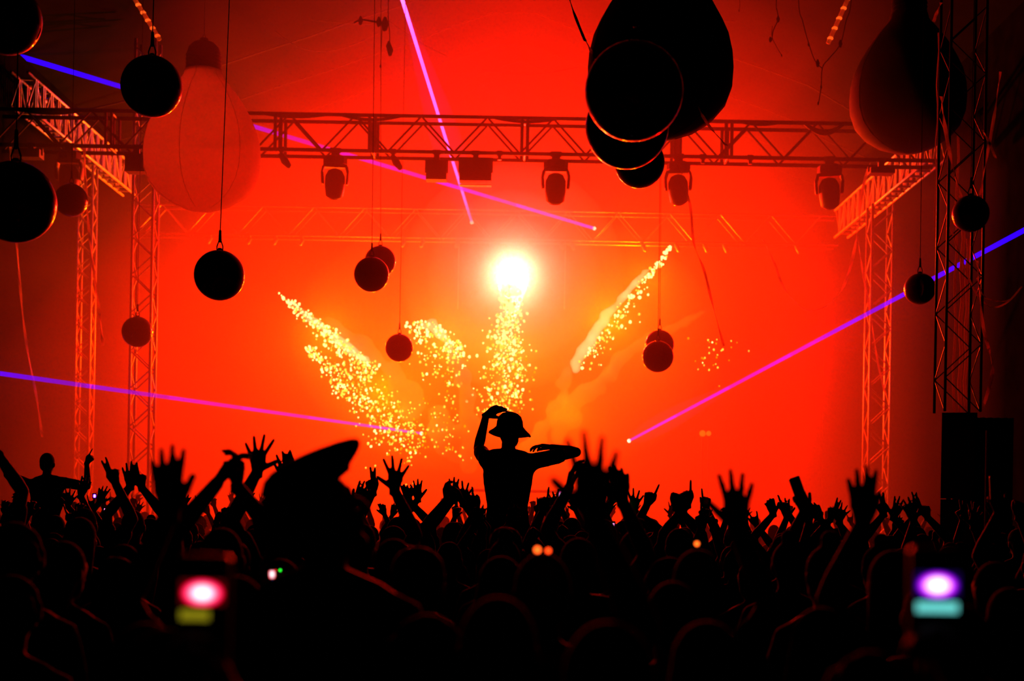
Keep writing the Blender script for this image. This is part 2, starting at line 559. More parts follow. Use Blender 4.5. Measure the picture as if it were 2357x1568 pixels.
def flood(px, w, h, label, louvre=True, drop=.1):
    p = P(px, 380, YT)
    t = thing('floodlight', label, 'floodlight', (p.x, YT, zb - .036), 0, 'box floodlights under the lighting truss')
    m = MB(); m.box((-.05, -.04, -drop), (.05, .04, .03)); m.path([(-.07, 0, .036), (.07, 0, .036)], .045, 8); m.build('clamp', M['steel'], t)
    m = MB(); hw = w / 2
    m.box((-hw, -.13, -drop - h), (hw, .13, -drop)); m.box((-hw * .8, -.15, -drop - h * .9), (hw * .8, -.13, -drop - h * .1))
    m.build('housing', M['housing'], t)
    y = MB()
    for sx in (-1, 1):
        y.box((sx * (hw + .012) - .012, -.02, -drop - h * .6), (sx * (hw + .012) + .012, .02, -drop + .03))
    y.box((-hw - .02, -.02, -drop + .01), (hw + .02, .02, -drop + .035)); y.build('yoke', M['steel'], t)
    f = MB(); f.box((-hw * .92, .13, -drop - h * .93), (hw * .92, .14, -drop - h * .07)); f.build('glass', M['lens'], t)
    if louvre:
        m = MB(); m.box((-hw, .0, -drop - h - .05), (hw, .16, -drop - h - .035)); m.build('barn_door', M['alu'], t)
    return t


flood(1005, .36, .33, 'small square floodlight cut by the magenta laser beams', False, .14)
flood(1095, .56, .40, 'wide floodlight at the truss middle right of the magenta laser crossing', True, .08)
flood(315, .36, .30, 'dark box floodlight half hidden behind the pale light bulb balloon', False, .12)
flood(72, .36, .14, 'flat black floodlight above the large ball at the left edge', False, .06)
flood(2028, .42, .10, 'flat black floodlight hanging below the dark balloon', False, .12)

for i, (px, dx, dz) in enumerate(((905, 1, -.0), (1150, 1, 0), (1618, 1, 0), (1727, 1, 0), (648, -1, 0))):
    t = thing('truss_clamp', ['small dark clamp with a tilted spotlight left of the magenta laser', 'tiny clamp right of the wide floodlight',
                              'tiny clamp just right of the third moving head lamp', 'tiny clamp in the open stretch of truss right of the balls',
                              'dark bracket hanging beside the pale light bulb balloon'][i], 'clamp', (P(px, 355, YT).x, YT, zb))
    m = MB(); m.path([(-.05, 0, 0), (.05, 0, 0)], .05, 8); m.box((-.03, -.03, -.12), (.03, .03, 0)); m.build('jaw', M['steel'], t)
    if i in (0, 4):
        m = MB(); m.path([(0, 0, -.1), (.06, 0, -.2), (.12, .05, -.27)], [.05, .07, .05], 10, True); m.build('spotlight', M['housing'], t, True)

# small lamps along the rear truss
for i, (px, big) in enumerate(((490, 0), (580, 0), (640, 0), (700, 0), (932, 0), (975, 1), (1055, 1), (1145, 1), (1218, 1), (1290, 1), (1315, 1), (1478, 0), (1555, 0), (1620, 0), (1665, 0), (1830, 0))):
    p = P(px, 565, YR)
    side = 'left' if px < 1180 else 'right'
    o = MB()
    o.path([(0, 0, .06), (0, 0, -.02)], .02, 6); o.path([(-.03, 0, 0), (.0, -.03, -.06), (.04 * (1 if px > 1180 else -1), -.06, -.16)], [.035, .055, .05], 8, True)
    l = o.build('rear_spotlight', M['alu'], None, True, (p.x, YR - .25, rzb - .055))
    tag(l, 'small pale spotlight clamped under the rear stage truss', 'spotlight', 'small spotlights under the rear truss')

# frame of the booth behind the flare, table at the stage front, two small orange lamps
fr = thing('flare_gantry', 'thin pale gantry around the white flare hung under the rear truss', 'gantry', (FLARE.x, 34.74, 1.3))
for px in (1055, 1300):
    m = MB(); x = P(px, 650, 34.74).x - FLARE.x
    m.path([(x, 0, P(px, 712, 34.74).z - 1.3), (x, 0, rzb - 1.3)], .018, 8); m.build('pole', M['alu'], fr)
m = MB(); m.path([(P(1050, 560, 34.74).x - FLARE.x, 0, rzb - 1.31), (P(1310, 560, 34.74).x - FLARE.x, 0, rzb - 1.31)], .022, 8); m.build('crossbar', M['alu'], fr)
tz = P(1220, 1128, 30).z
bt = thing('booth_table', 'low orange lit booth table at the stage front behind the raised arms', 'table', (P(1225, 1130, 30).x, 30, 1.3))
m = MB(); m.box((-1.6, -.35, tz - 1.36), (1.05, .35, tz - 1.3)); m.build('table_top', M['alu'], bt)
for sx in (-1.5, .95):
    for sy in (-.28, .28):
        m = MB(); m.box((sx - .03, sy - .03, 0), (sx + .03, sy + .03, tz - 1.36)); m.build('leg', M['steel'], bt)
for k, px in enumerate((1617, 1631)):
    p = P(px, 998, 33)
    t = thing('stage_blinder', ['small orange lamp right of the laser source, the larger of the pair', 'small orange lamp right of the laser source, the smaller of the pair'][k], 'lamp', (p.x, 33, 1.3))
    m = MB(); m.path([(0, 0, 0), (0, 0, p.z - 1.3)], .02, 6); m.build('stand', M['steel'], t)
    m = MB(); m.ell((0, 0, p.z - 1.3), .075 - .015 * k); m.build('bulb', emit('orange_bulb_%d' % k, (1, .22, .02), 8), t, True)


# ------------------------------------------------------------------ hung balls
def ball(px, py, rpx, label, cord_px=None, R=.25):
    Y = R * F / rpx
    c = P(px, py, Y)
    t = thing('hanging_ball', label, 'ball', c, 0, 'glossy black balls hung from the ceiling')
    m = MB(); m.ell((0, 0, 0), R, 40); m.build('shell', M['ball'], t, True)
    m = MB(); m.path([(0, 0, R - .005), (0, 0, R + .02)], [.03, .018], 10)
    for s in (-1, 1):
        m.path([(s * .028, 0, R), (s * .03, 0, R + .035), (s * .008, 0, R + .10)], .006, 6)
    m.path([(0, 0, R + .09), (0, 0, R + .19)], [.016, .012], 8, True); m.build('hook', M['cord'], t)
    d = Vector((0, 0, 1))
    if cord_px:
        q = P(cord_px[0], cord_px[1], Y)
        d = (q - c).normalized()
    top = roof_z(c.x) - c.z
    m = MB(); m.path([Vector((0, 0, R + .15)), Vector((0, 0, R + .15)) + d * (top - R - .15) / d.z], .0045, 6); m.build('cord', M['cord'], t)
    return t


for a in ((349, 199, 70, 'black ball crossing the blue laser at the upper left', (355, 0)),
          (14, 44, 81, 'black ball in the top left corner showing one thin lit edge', None),
          (35, 465, 93, 'large black ball cut by the left edge of the picture', None),
          (164, 461, 38, 'small black ball touching the large ball at the left edge', None),
          (505, 634, 58, 'black ball hanging alone on a long cord below the pale bulb balloon', (530, 0)),
          (875, 602, 36, 'dark red ball half hidden behind a blacker ball left of the flare', (876, 0)),
          (855, 632, 40.5, 'black ball in front of the overlapping pair left of the flare', (862, 0)),
          (919, 801, 32.5, 'small dark red ball beside the falling sparks', (928, 300)),
          (316, 764, 35.5, 'small black ball in front of the left truss tower', None),
          (1459, 210, 113, 'largest black ball, at the top centre before the big dark balloon', (1462, 0)),
          (1443, 292, 96, 'black ball partly hidden behind the largest ball at the top', None),
          (1472, 375, 58, 'lowest and smallest black ball of the top centre cluster', None),
          (1518, 793, 33.5, 'dark red ball peeping over a blacker ball right of the flare', (1522, 300)),
          (1514, 821, 36.5, 'black ball in front of the overlapping pair right of the flare', (1520, 300)),
          (2117, 665, 36, 'black ball crossing the blue laser on the right', (2122, 300), .205),
          (2234, 492, 42, 'black ball hanging before the tall scaffold tower', None, .20)):
    ball(*a)


# ------------------------------------------------------------------ light bulb balloons
def balloon(px_c, py_bot, py_top, wpx, dia, label, mat, prof_kind=0, tilt=0.0):
    Y = dia * F / wpx
    base = P(px_c, py_bot, Y)
    k = Y / F
    t = thing('bulb_balloon', label, 'balloon', base, 0, 'giant light bulb balloons')
    R = dia / 2
    prof = [(0, 0), (.24, .035), (.5, .13), (.74, .29), (.90, .48), (.985, .72), (1.0, .98), (.985, 1.18), (.93, 1.42), (.84, 1.62), (.72, 1.84), (.60, 2.02), (.49, 2.16), (.40, 2.26), (.345, 2.34), (.32, 2.44)]
    m = MB(); m.lathe([(r * R, z * R) for r, z in prof], 48); m.build('bulb_body', mat, t, True)
    h0 = 2.36 * R
    m = MB(); m.lathe([(.295 * R, h0), (.30 * R, h0 + .12 * R), (.295 * R, h0 + .36 * R), (.26 * R, h0 + .48 * R), (.18 * R, h0 + .56 * R), (.075 * R, h0 + .59 * R), (.07 * R, h0 + .64 * R)], 32)
    for q in range(5):
        m.path([(.302 * R * math.cos(a * math.pi / 12), .302 * R * math.sin(a * math.pi / 12), h0 + (.06 + .07 * q) * R) for a in range(25)], .008, 5)
    m.build('socket_cap', M['cap_dark'], t, True)
    zt0 = h0 + .63 * R
    m = MB(); m.path([(-.03, 0, zt0), (-.015, 0, zt0 + .07), (.015, 0, zt0 + .07), (.03, 0, zt0)], .007, 6)
    m.path([(0, 0, zt0 + .06), (0, 0, roof_z(base.x) - base.z)], .007, 6); m.build('cord', M['cord'], t)
    m = MB()
    for a in (0.35, 1.4, 2.45, 3.5, 4.55, 5.6):
        m.path([(r * R * 1.002 * math.cos(a), r * R * 1.002 * math.sin(a), z * R) for r, z in prof[1:]], .004, 4)
    m.build('seam', mat, t)
    return t


balloon(463, 488, 100, 266, 1.95, 'pale giant light bulb balloon with dark socket cap at the left', M['balloon'])
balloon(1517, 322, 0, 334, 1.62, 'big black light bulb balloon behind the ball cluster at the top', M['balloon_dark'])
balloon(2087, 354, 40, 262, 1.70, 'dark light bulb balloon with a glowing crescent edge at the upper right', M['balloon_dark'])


# ------------------------------------------------------------------ lasers
def beam(label, a, c, r0, r1, color, strength, source=True, halo=None, fade=.25):
    """Laser ray as an emitting tube; its fade along the length is painted in."""
    t = thing('laser_beam', label, 'laser beam', a, 0, 'laser beams across the hall')
    d, k = c - a, 6
    m = MB()
    for i in range(k):
        m.path([d * (i / k), d * ((i + 1) / k)], [r0 + (r1 - r0) * i / k, r0 + (r1 - r0) * (i + 1) / k], 10, mi=i, caps=False)
    m.build('ray', [emit('laser_light', color, strength * fade ** (i / (k - 1)), .55) for i in range(k)], t, True)  # emission and its fade stand in for light scattered by the fog
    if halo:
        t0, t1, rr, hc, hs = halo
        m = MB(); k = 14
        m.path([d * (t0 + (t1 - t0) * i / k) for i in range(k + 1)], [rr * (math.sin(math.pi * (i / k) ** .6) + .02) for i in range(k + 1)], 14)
        m.build('halo_emitter', vol_glow('laser_halo_emission', hc, hs), t, True)  # emitting spindle in place of laser light scattered by the haze
    if source:
        m = MB(); m.ell((0, 0, 0), .045); m.build('source', emit('laser_source', (.9, .6, 1), 40), t, True)
    return t


beam('violet laser beam shooting steeply up to the top edge of the picture', P(1086, 512, 34.3), P(920, -20, 27), .032, .036, (.22, .06, 1), 30, fade=.5,
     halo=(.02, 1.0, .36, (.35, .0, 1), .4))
beam('blue to magenta laser beam running from the flare up to the upper left ball', P(1368, 526, 34.3), P(40, 128, 27), .034, .047, (.02, .0, 1), 30, fade=.04)
beam('low violet laser beam running to the left edge above the crowd', P(970, 998, 33.5), P(-20, 857, 24), .027, .040, (.02, .0, 1), 14, fade=.09)
beam('blue laser beam rising to the right edge behind the lone ball', P(1448, 1015, 33.5), P(2395, 510, 21.8), .028, .040, (.02, .0, 1), 15, fade=.08,
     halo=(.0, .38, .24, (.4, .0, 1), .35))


# ------------------------------------------------------------------ streamers, cables, festoons
def ribbon(name, label, pts, w, mat, cat, thick=.004, twist=2.0):
    """A flat hanging strip along pixel points (px, py, Y), twisting."""
    P3 = [P(*p) for p in pts]
    fine = []
    for i in range(len(P3) - 1):
        p0, p1, p2, p3 = P3[max(i - 1, 0)], P3[i], P3[i + 1], P3[min(i + 2, len(P3) - 1)]
        for k in range(6):
            u = k / 6
            fine.append(.5 * ((2 * p1) + (-p0 + p2) * u + (2 * p0 - 5 * p1 + 4 * p2 - p3) * u * u + (-p0 + 3 * p1 - 3 * p2 + p3) * u ** 3))
    fine.append(P3[-1])
    o0 = fine[0]
    m = MB(); vs, fs = [], []
    for i, p in enumerate(fine):
        a = twist * math.sin(i * .55) * .6 + .3
        s = Vector((math.cos(a), math.sin(a), 0)) * w / 2
        nn = Vector((-math.sin(a), math.cos(a), 0)) * thick
        q = p - o0
        vs += [q - s - nn, q + s - nn, q + s + nn, q - s + nn]
    for i in range(len(fine) - 1):
        for k in range(4):
            fs.append((i * 4 + k, i * 4 + (k + 1) % 4, i * 4 + 4 + (k + 1) % 4, i * 4 + 4 + k))
    fs += [(3, 2, 1, 0), tuple(len(vs) - 4 + k for k in range(4))]
    m.add(vs, fs)
    return tag(m.build(name, mat, None, False, o0), label, cat, 'paper streamers caught on the rigging')


RB = M['ribbon']
for lab, pts, w in (('long red streamer hanging below the large ball at the left edge', [(24, 338, 24.965), (30, 450, 24.965), (38, 555, 24.965), (48, 680, 24.965), (62, 800, 24.965), (85, 920, 24.965), (97, 1006, 24.965)], .045),
                    ('short orange streamer hanging between the two left truss towers', [(194, 341, 24.965), (198, 440, 24.965), (206, 545, 24.965), (218, 640, 24.965), (230, 730, 24.965), (237, 796, 24.965)], .05),
                    ('short red streamer hanging just left of the pale balloon socket', [(408, 33, 30), (407, 80, 30), (399, 122, 30)], .05),
                    ('dark streamer hanging from the third moving head lamp to the right of the flare', [(1562, 375, 24.85), (1588, 470, 24.8), (1597, 560, 24.8), (1620, 620, 24.8), (1640, 700, 24.8), (1666, 797, 24.8)], .05),
                    ('orange streamer slung in a loop right of the flare', [(1757, 552, 28), (1780, 600, 28), (1808, 668, 28), (1860, 714, 28), (1915, 695, 28), (1950, 640, 28), (1972, 545, 28), (1985, 440, 28), (2003, 375, 28)], .06),
                    ('red streamer hanging before the dark balloon edge at the upper right', [(2166, 222, 16.78), (2175, 290, 16.7), (2190, 370, 16.7), (2212, 455, 16.7)], .045),
                    ('long thin red streamer right of the scaffold tower top', [(2303, 165, 16), (2288, 270, 16), (2272, 360, 16), (2256, 450, 16)], .035),
                    ('bent red streamer hanging right of the speaker stack', [(2249, 600, 16.78), (2263, 750, 16.6), (2278, 810, 16.6), (2284, 860, 16.6), (2264, 936, 16.6)], .04),
                    ('short red streamer curled below the top right streamer', [(2262, 300, 16), (2274, 322, 16), (2292, 364, 16)], .03),
                    ('tilted red streamer at the top of the scaffold tower', [(2166, 6, 16.78), (2156, 30, 16.7), (2149, 50, 16.7)], .04),
                    ('orange streamer dangling beside the right truss tower', [(1974, 545, 28), (1985, 620, 28), (2003, 720, 28), (2020, 830, 28), (2037, 905, 28)], .04),
                    ('white streamer crossing the neck of the big black balloon', [(1345, 90, 15.7), (1362, 118, 15.65), (1374, 138, 15.55)], .05),
                    ('orange streamer over the lower edge of the big black balloon', [(1605, 240, 15.17), (1618, 268, 15.1), (1640, 300, 15.1), (1672, 335, 15.1)], .035)):
    ribbon('paper_streamer', lab, pts, w, RB, 'streamer')
ribbon('paper_streamer', 'dark tape strip hanging at the top left of the big black balloon', [(1308, -10, 14.5), (1325, 40, 14.5), (1347, 95, 14.5)], .03, M['cord'], 'streamer')


def wire(label, pts, r=.008, blobs=(), mat='cord', name='hanging_wire', cat='wire', blob_r=.03):
    P3 = [P(*p) for p in pts]
    if pts[0][1] < 0:                      # comes down from the ceiling
        P3.insert(0, Vector((P3[0].x, P3[0].y, max(P3[0].z + .1, roof_z(P3[0].x) - .02))))
    o0 = P3[0]
    t = thing(name, label, cat, o0)
    fine = []
    for i in range(len(P3) - 1):
        p0, p1, p2, p3 = P3[max(i - 1, 0)], P3[i], P3[i + 1], P3[min(i + 2, len(P3) - 1)]
        for k in range(5):
            u = k / 5
            fine.append(.5 * ((2 * p1) + (-p0 + p2) * u + (2 * p0 - 5 * p1 + 4 * p2 - p3) * u * u + (-p0 + 3 * p1 - 3 * p2 + p3) * u ** 3) - o0)
    fine.append(P3[-1] - o0)
    m = MB(); m.path(fine, r, 6); m.build('cable', M[mat], t, True)
    for bx, by, bY, br in blobs:
        c = P(bx, by, bY) - o0
        m = MB(); m.path([c + Vector((0, 0, br * 1.6)), c + Vector((0, 0, br * .3)), c - Vector((0, 0, br))], [br * .45, br, br * .6], 8, True)
        m.build('bulb_socket', M['cord'], t, True)
    return t


wire('sagging wire across the ceiling above the magenta laser', [(390, 30, 30), (470, 40, 30), (580, 52, 30), (620, 62, 30), (680, 105, 30), (740, 118, 30), (800, 108, 30), (880, 72, 30)], .012)
wire('thin ceiling wire sloping down from the upper left', [(500, -10, 30), (560, 10, 30), (680, 40, 30), (800, 53, 30), (870, 56, 30)], .012)
wire('wire sagging from the dark bundle behind the violet laser', [(890, 45, 29), (940, 80, 29), (985, 108, 29), (1030, 130, 29)], .009)
wire('faint sagging wire above the truss middle', [(1110, 160, 31), (1190, 171, 31), (1260, 168, 31), (1330, 155, 31)], .012)
wire('ceiling wire sagging right of the big black balloon', [(1620, 44, 29), (1680, 49, 29), (1780, 42, 29), (1860, 24, 29), (1930, 0, 29)], .014)
wire('dark tangle of wire and sockets dangling above the truss', [(894, -10, 24), (894, 45, 24), (897, 80, 24), (896, 128, 24)], .008,
     ((830, 49, 24, .045), (872, 52, 24, .05), (886, 58, 24, .07), (895, 108, 24, .05), (898, 118, 24, .055)))
wire('thin wire with one small bulb beside the dark tangle', [(880, 50, 24), (878, 100, 24), (876, 152, 24)], .006, ((876, 153, 24, .02),))
wire('two armed wire running to the left socket of the tangle', [(815, 53, 24), (832, 46, 24), (860, 50, 24), (885, 55, 24)], .02)
wire('dark clip hanging on the ceiling wire near the pale balloon', [(572, 57, 30), (588, 59, 30), (604, 57, 30)], .03)
wire('loose festoon wire with bulbs at the top right of the black balloon', [(1787, -10, 22), (1788, 20, 22), (1791, 44, 22), (1780, 70, 22), (1776, 95, 22)], .008, ((1791, 45, 22, .03), (1773, 92, 22, .025)))
wire('short festoon tail dangling below the loose festoon wire', [(1778, 60, 22), (1777, 85, 22), (1790, 112, 22), (1799, 127, 22)], .005, ((1799, 128, 22, .012),))
wire('left arm of the forked festoon wire', [(1838, -10, 22), (1848, 50, 22), (1862, 102, 22), (1876, 140, 22), (1893, 158, 22)], .008, ((1861, 103, 22, .018), (1882, 147, 22, .035)))
wire('right arm of the forked festoon wire', [(1960, -10, 22), (1947, 50, 22), (1934, 102, 22), (1908, 135, 22), (1893, 156, 22), (1890, 200, 22), (1884, 239, 22)], .008, ((1934, 102, 22, .035), (1890, 201, 22, .018), (1883, 239, 22, .015)))
wire('tiny wire end at the top right of the black balloon', [(1703, -10, 24), (1703, 15, 24), (1701, 25, 24)], .006, ((1701, 25, 24, .015),))
wire('cable loop hanging right of the scaffold tower', [(2180, 500, 16.8), (2218, 610, 16.8), (2250, 680, 16.8), (2285, 707, 16.8), (2320, 695, 16.8), (2352, 660, 16.8)], .011, mat='ribbon')
wire('thinner cable loop just above the other loop by the scaffold tower', [(2249, 640, 16.78), (2265, 682, 16.6), (2300, 694, 16.6), (2325, 690, 16.6)], .007, mat='ribbon')


def lit_truss_piece(label, a, c, n):
    t = thing('glow_spot_truss', label, 'lit truss piece', a)
    d = c - a
    m = MB(); m.path([Vector((0, 0, 0)), d], .035, 8); m.build('tube', M['ribbon'], t, True)
    g = MB(); g.ell((0, 0, 0), (.05, .05, .032), 10)
    me = g.mesh('lit_spot', emit('lit_spot_glow', (1, .10, .01), 1.6), True)  # spots of light on the truss, put in as glowing beads
    for i in range(n):
        link('lit_spot', me, t, d * ((i + .5) / n))


lit_truss_piece('truss piece with painted glowing light spots sloping down at the top left', P(302, -15, 23.5), P(368, 92, 23.5), 6)
lit_truss_piece('truss piece with painted glowing light spots sloping at the top right beside the forked wire', P(1957, -15, 22.8), P(1906, 100, 22.8), 5)


# ------------------------------------------------------------------ pyrotechnics
def sparks(name, label, gen, n, mix=(.4, .35, .25), seed=1, smin=.015, smax=.037):
    """gen(rng) -> (px, py, Y, heat 0..1); one burst of glowing particles."""
    rng = random.Random(seed)
    m = MB()
    t = (1 + 5 ** .5) / 2
    ico = [Vector(p).normalized() for p in ((-1, t, 0), (1, t, 0), (-1, -t, 0), (1, -t, 0), (0, -1, t), (0, 1, t), (0, -1, -t), (0, 1, -t), (t, 0, -1), (t, 0, 1), (-t, 0, -1), (-t, 0, 1))]
    icf = [(0, 11, 5), (0, 5, 1), (0, 1, 7), (0, 7, 10), (0, 10, 11), (1, 5, 9), (5, 11, 4), (11, 10, 2), (10, 7, 6), (7, 1, 8), (3, 9, 4), (3, 4, 2), (3, 2, 6), (3, 6, 8), (3, 8, 9), (4, 9, 5), (2, 4, 11), (6, 2, 10), (8, 6, 7), (9, 8, 1)]
    o0 = None
    for _ in range(n):
        px, py, Y, heat = gen(rng)
        c = P(px, py, Y)
        if o0 is None:
            o0 = c
        r = smin + (smax - smin) * rng.random() ** 1.8 * (.6 + .6 * heat)
        u = rng.random() * .55 + heat * .55
        mi = 0 if u > 1 - mix[0] else 1 if u > 1 - mix[0] - mix[1] else 2
        m.add([c - o0 + Vector((p.x * r, p.y * r, p.z * r * rng.uniform(1.0, 1.5))) for p in ico], icf, mi)
    o = m.build(name, [M['spark_white'], M['spark_yellow'], M['spark_gold']], None, False, o0)
    return tag(o, label, 'sparks', 'spark bursts over the stage', 'stuff')


def lerp(a, c, t):
    return a + (c - a) * t


def gA(r):
    t = r.random() ** .75
    w = 4 + 22 * min(1, t * 2.2)
    k = r.gauss(0, .45)
    return lerp(640, 862, t) - .62 * w * k, lerp(674, 858, t) + .78 * w * k + abs(r.gauss(0, 9)) * t, 32.6 + r.gauss(0, .12), max(0, .95 - t * .55 + r.gauss(0, .1))


def gB(r):
    t = r.random() ** .9
    w = 6 + 46 * min(1, t * 2.0)
    k = r.gauss(0, .5)
    return lerp(704, 965, t) - .6 * w * k, lerp(801, 1035, t) + .75 * w * k, 32.3 + r.gauss(0, .15), max(0, .55 - t * .4 + r.gauss(0, .12))


def gB2(r):
    return r.gauss(935, 55), r.gauss(985, 50), 32.1 + r.gauss(0, .2), r.random() * .35


def gC(r):
    t = r.random()
    x, y = lerp(948, 1062, t), lerp(742, 800, t) - 26 * math.sin(math.pi * t)
    d = r.expovariate(1 / (18 + 72 * math.sin(math.pi * min(1, t * 1.1))))
    return x + r.gauss(0, 7) + d * .12, y + min(d * 1.25, 290), 32.2 + r.gauss(0, .15), max(0, .8 - d / 160 + r.gauss(0, .1))


def gD(r):
    t = r.random() ** 1.25
    return 1176 - 18 * t + r.gauss(0, 10 + 17 * min(1, t * 1.6)), 655 + 300 * t, 32.6 + r.gauss(0, .2), max(0, 1.05 - t * .95 + r.gauss(0, .12))


def gE(r):
    t = r.random() ** 1.25
    w = 3 + 20 * min(1, t * 2.0)
    k = abs(r.gauss(0, .75)) * (1 if r.random() < .8 else -.4)
    return lerp(1542, 1330, t) + .8 * w * k, lerp(566, 845, t) + .55 * w * k, 32.6 + r.gauss(0, .12), max(0, .95 - t * .5 + r.gauss(0, .12))


def gF(r):
    return r.gauss(1645, 28), r.gauss(808, 32), 32.4, r.random() * .3


sparks('spark_burst', 'white and gold sparks of the upper left comet', gA, 380, seed=3)
sparks('spark_burst', 'dense golden sparks raining from the lower left comet', gB, 560, seed=4)
sparks('spark_burst', 'scattered gold sparks falling behind the raised hands left of the hat', gB2, 110, seed=9, smin=.014, smax=.034)
sparks('spark_burst', 'golden sparks curling over left of the central fountain', gC, 330, seed=5)
sparks('spark_burst', 'white hot spark fountain falling below the central flare', gD, 900, seed=6, smax=.042)
sparks('spark_burst', 'white sparks of the tall comet right of the flare', gE, 190, seed=7)
sparks('spark_burst', 'sparse golden sparks beside the end of the dark streamer', gF, 30, seed=8, smin=.014, smax=.03)

fl = thing('flare', 'blinding white flare burning at the top of the central fountain', 'flare', FLARE)
m = MB(); m.loft([(-1.0, 0, 0, .06, .06), (-.7, 0, 0, .16, .16), (-.25, 0, 0, .33, .33), (0, 0, 0, .38, .38), (.2, 0, 0, .33, .33), (.33, 0, 0, .2, .2), (.39, 0, 0, .05, .05)], 20)
m.build('fire_core', M['flame'], fl, True)
for r, dn in ((2.6, .10), (2.0, .20), (1.4, .38), (.9, .7)):  # added scatter shells that shape the white halo of the flare
    m = MB(); m.ell((0, 0, 0), r, 28)
    tag(m.build('halo_shell', vol('flare_halo_%d' % int(r * 100), dn), fl, True), kind='stuff')


_c = P(1165, 790, 34.0)
m = MB(); m.ell((0, 0, 0), (5.2, 2.6, 3.3), 32)
_o = m.build('orange_glow_cloud', vol('orange_glow_cloud', .035), None, True, _c)  # added cloud that keeps the orange light around the centre
tag(_o, 'broad cloud added to hold the orange glow around the central fountain', 'smoke', None, 'stuff')


def smoke(label, pts, density, color=(1, 1, 1), seed=0, Y=32.8, hot=0.0):
    """pts: (px, py, radius px) along a trail; puffs are merged into one cloud."""
    rng = random.Random(seed)
    m = MB()
    o0 = P(pts[0][0], pts[0][1], Y)
    k = Y / F
    for i in range(len(pts) - 1):
        a, c = pts[i], pts[i + 1]
        L = math.hypot(c[0] - a[0], c[1] - a[1])
        n = max(2, int(L / ((a[2] + c[2]) * .22)))
        for j in range(n):
            u = j / n
            r = lerp(a[2], c[2], u)
            p = P(lerp(a[0], c[0], u) + rng.gauss(0, r * .28), lerp(a[1], c[1], u) + rng.gauss(0, r * .28), Y + rng.gauss(0, r * k * .4)) - o0
            rr = r * k * rng.uniform(.5, 1.05)
            m.ell(p, (rr, rr, rr * rng.uniform(.8, 1.1)), 10)
    me = remeshed(m, 'smoke_trail', vol('smoke', density, color, glow=((.75, .95, 1), hot * 2.0) if hot else None), .07, 3)  # hot adds emission in place of light scattered by the smoke
    return tag(link('smoke_trail', me, None, o0), label, 'smoke', 'smoke trails behind the comets', 'stuff')


smoke('orange smoke trail under the upper left comet', [(760, 735, 14), (840, 800, 26), (910, 870, 34), (980, 950, 42), (1050, 1040, 48), (1090, 1100, 46)], 2.6, seed=11)
smoke('thin white smoke inside the upper left comet', [(655, 684, 5), (720, 735, 9), (790, 792, 13), (852, 838, 12)], 2.0, seed=12, Y=32.6, hot=16)
smoke('curling white smoke over the sparks left of the fountain', [(968, 748, 11), (1000, 752, 15), (1030, 788, 18), (1050, 808, 15)], 2.5, seed=13, Y=32.3, hot=9)
smoke('short white puff with added glow in the middle of the left comets', [(812, 808, 7), (832, 822, 12), (848, 834, 9)], 2, seed=19, Y=32.0, hot=26)
smoke('orange smoke column left of the central fountain', [(1048, 812, 17), (1058, 850, 22), (1064, 900, 24), (1075, 930, 26), (1085, 985, 28), (1095, 1060, 30)], 4.0, seed=14, Y=32.4)
smoke('pale smoke inside the central fountain', [(1172, 690, 30), (1165, 780, 28), (1160, 860, 24), (1150, 940, 22)], 1.2, seed=15, Y=32.9)
smoke('white smoke streak of the tall comet right of the flare', [(1500, 615, 6), (1455, 660, 11), (1410, 710, 13), (1370, 760, 15), (1330, 825, 16), (1312, 850, 13)], 2.0, seed=16, Y=32.6, hot=13)
smoke('orange smoke below the tall comet right of the flare', [(1312, 855, 15), (1285, 915, 20), (1262, 960, 24), (1240, 1010, 26), (1215, 1060, 28)], 3.2, seed=17)
smoke('faint orange second smoke trail behind the right pair of balls', [(1625, 716, 7), (1570, 745, 12), (1480, 790, 16), (1430, 825, 20), (1400, 870, 24), (1345, 905, 24), (1310, 955, 26), (1270, 1010, 28)], 2.4, seed=18, Y=33.2)


# ------------------------------------------------------------------ people
POSES = {  # curl of index, middle, ring, little in degrees per joint; thumb (out, bend); spread
    'open': ((4, 2, 4, 6), (48, 6), 11), 'wide': ((3, 0, 3, 6), (62, 4), 19), 'together': ((4, 2, 3, 6), (30, 8), 6.5),
    'relaxed': ((18, 22, 26, 30), (38, 12), 6), 'claw': ((34, 36, 38, 40), (46, 22), 8), 'fist': ((78, 82, 84, 84), (26, 52), 3),
    'point': ((2, 82, 84, 84), (30, 46), 4), 'two': ((2, 3, 84, 86), (28, 48), 8), 'horns': ((3, 84, 84, 6), (30, 45), 8),
    'ok': ((52, 12, 8, 6), (30, 40), 12), 'grip': ((58, 60, 60, 60), (42, 30), 4),
}


FR = .0110          # finger radius before the surface is smoothed


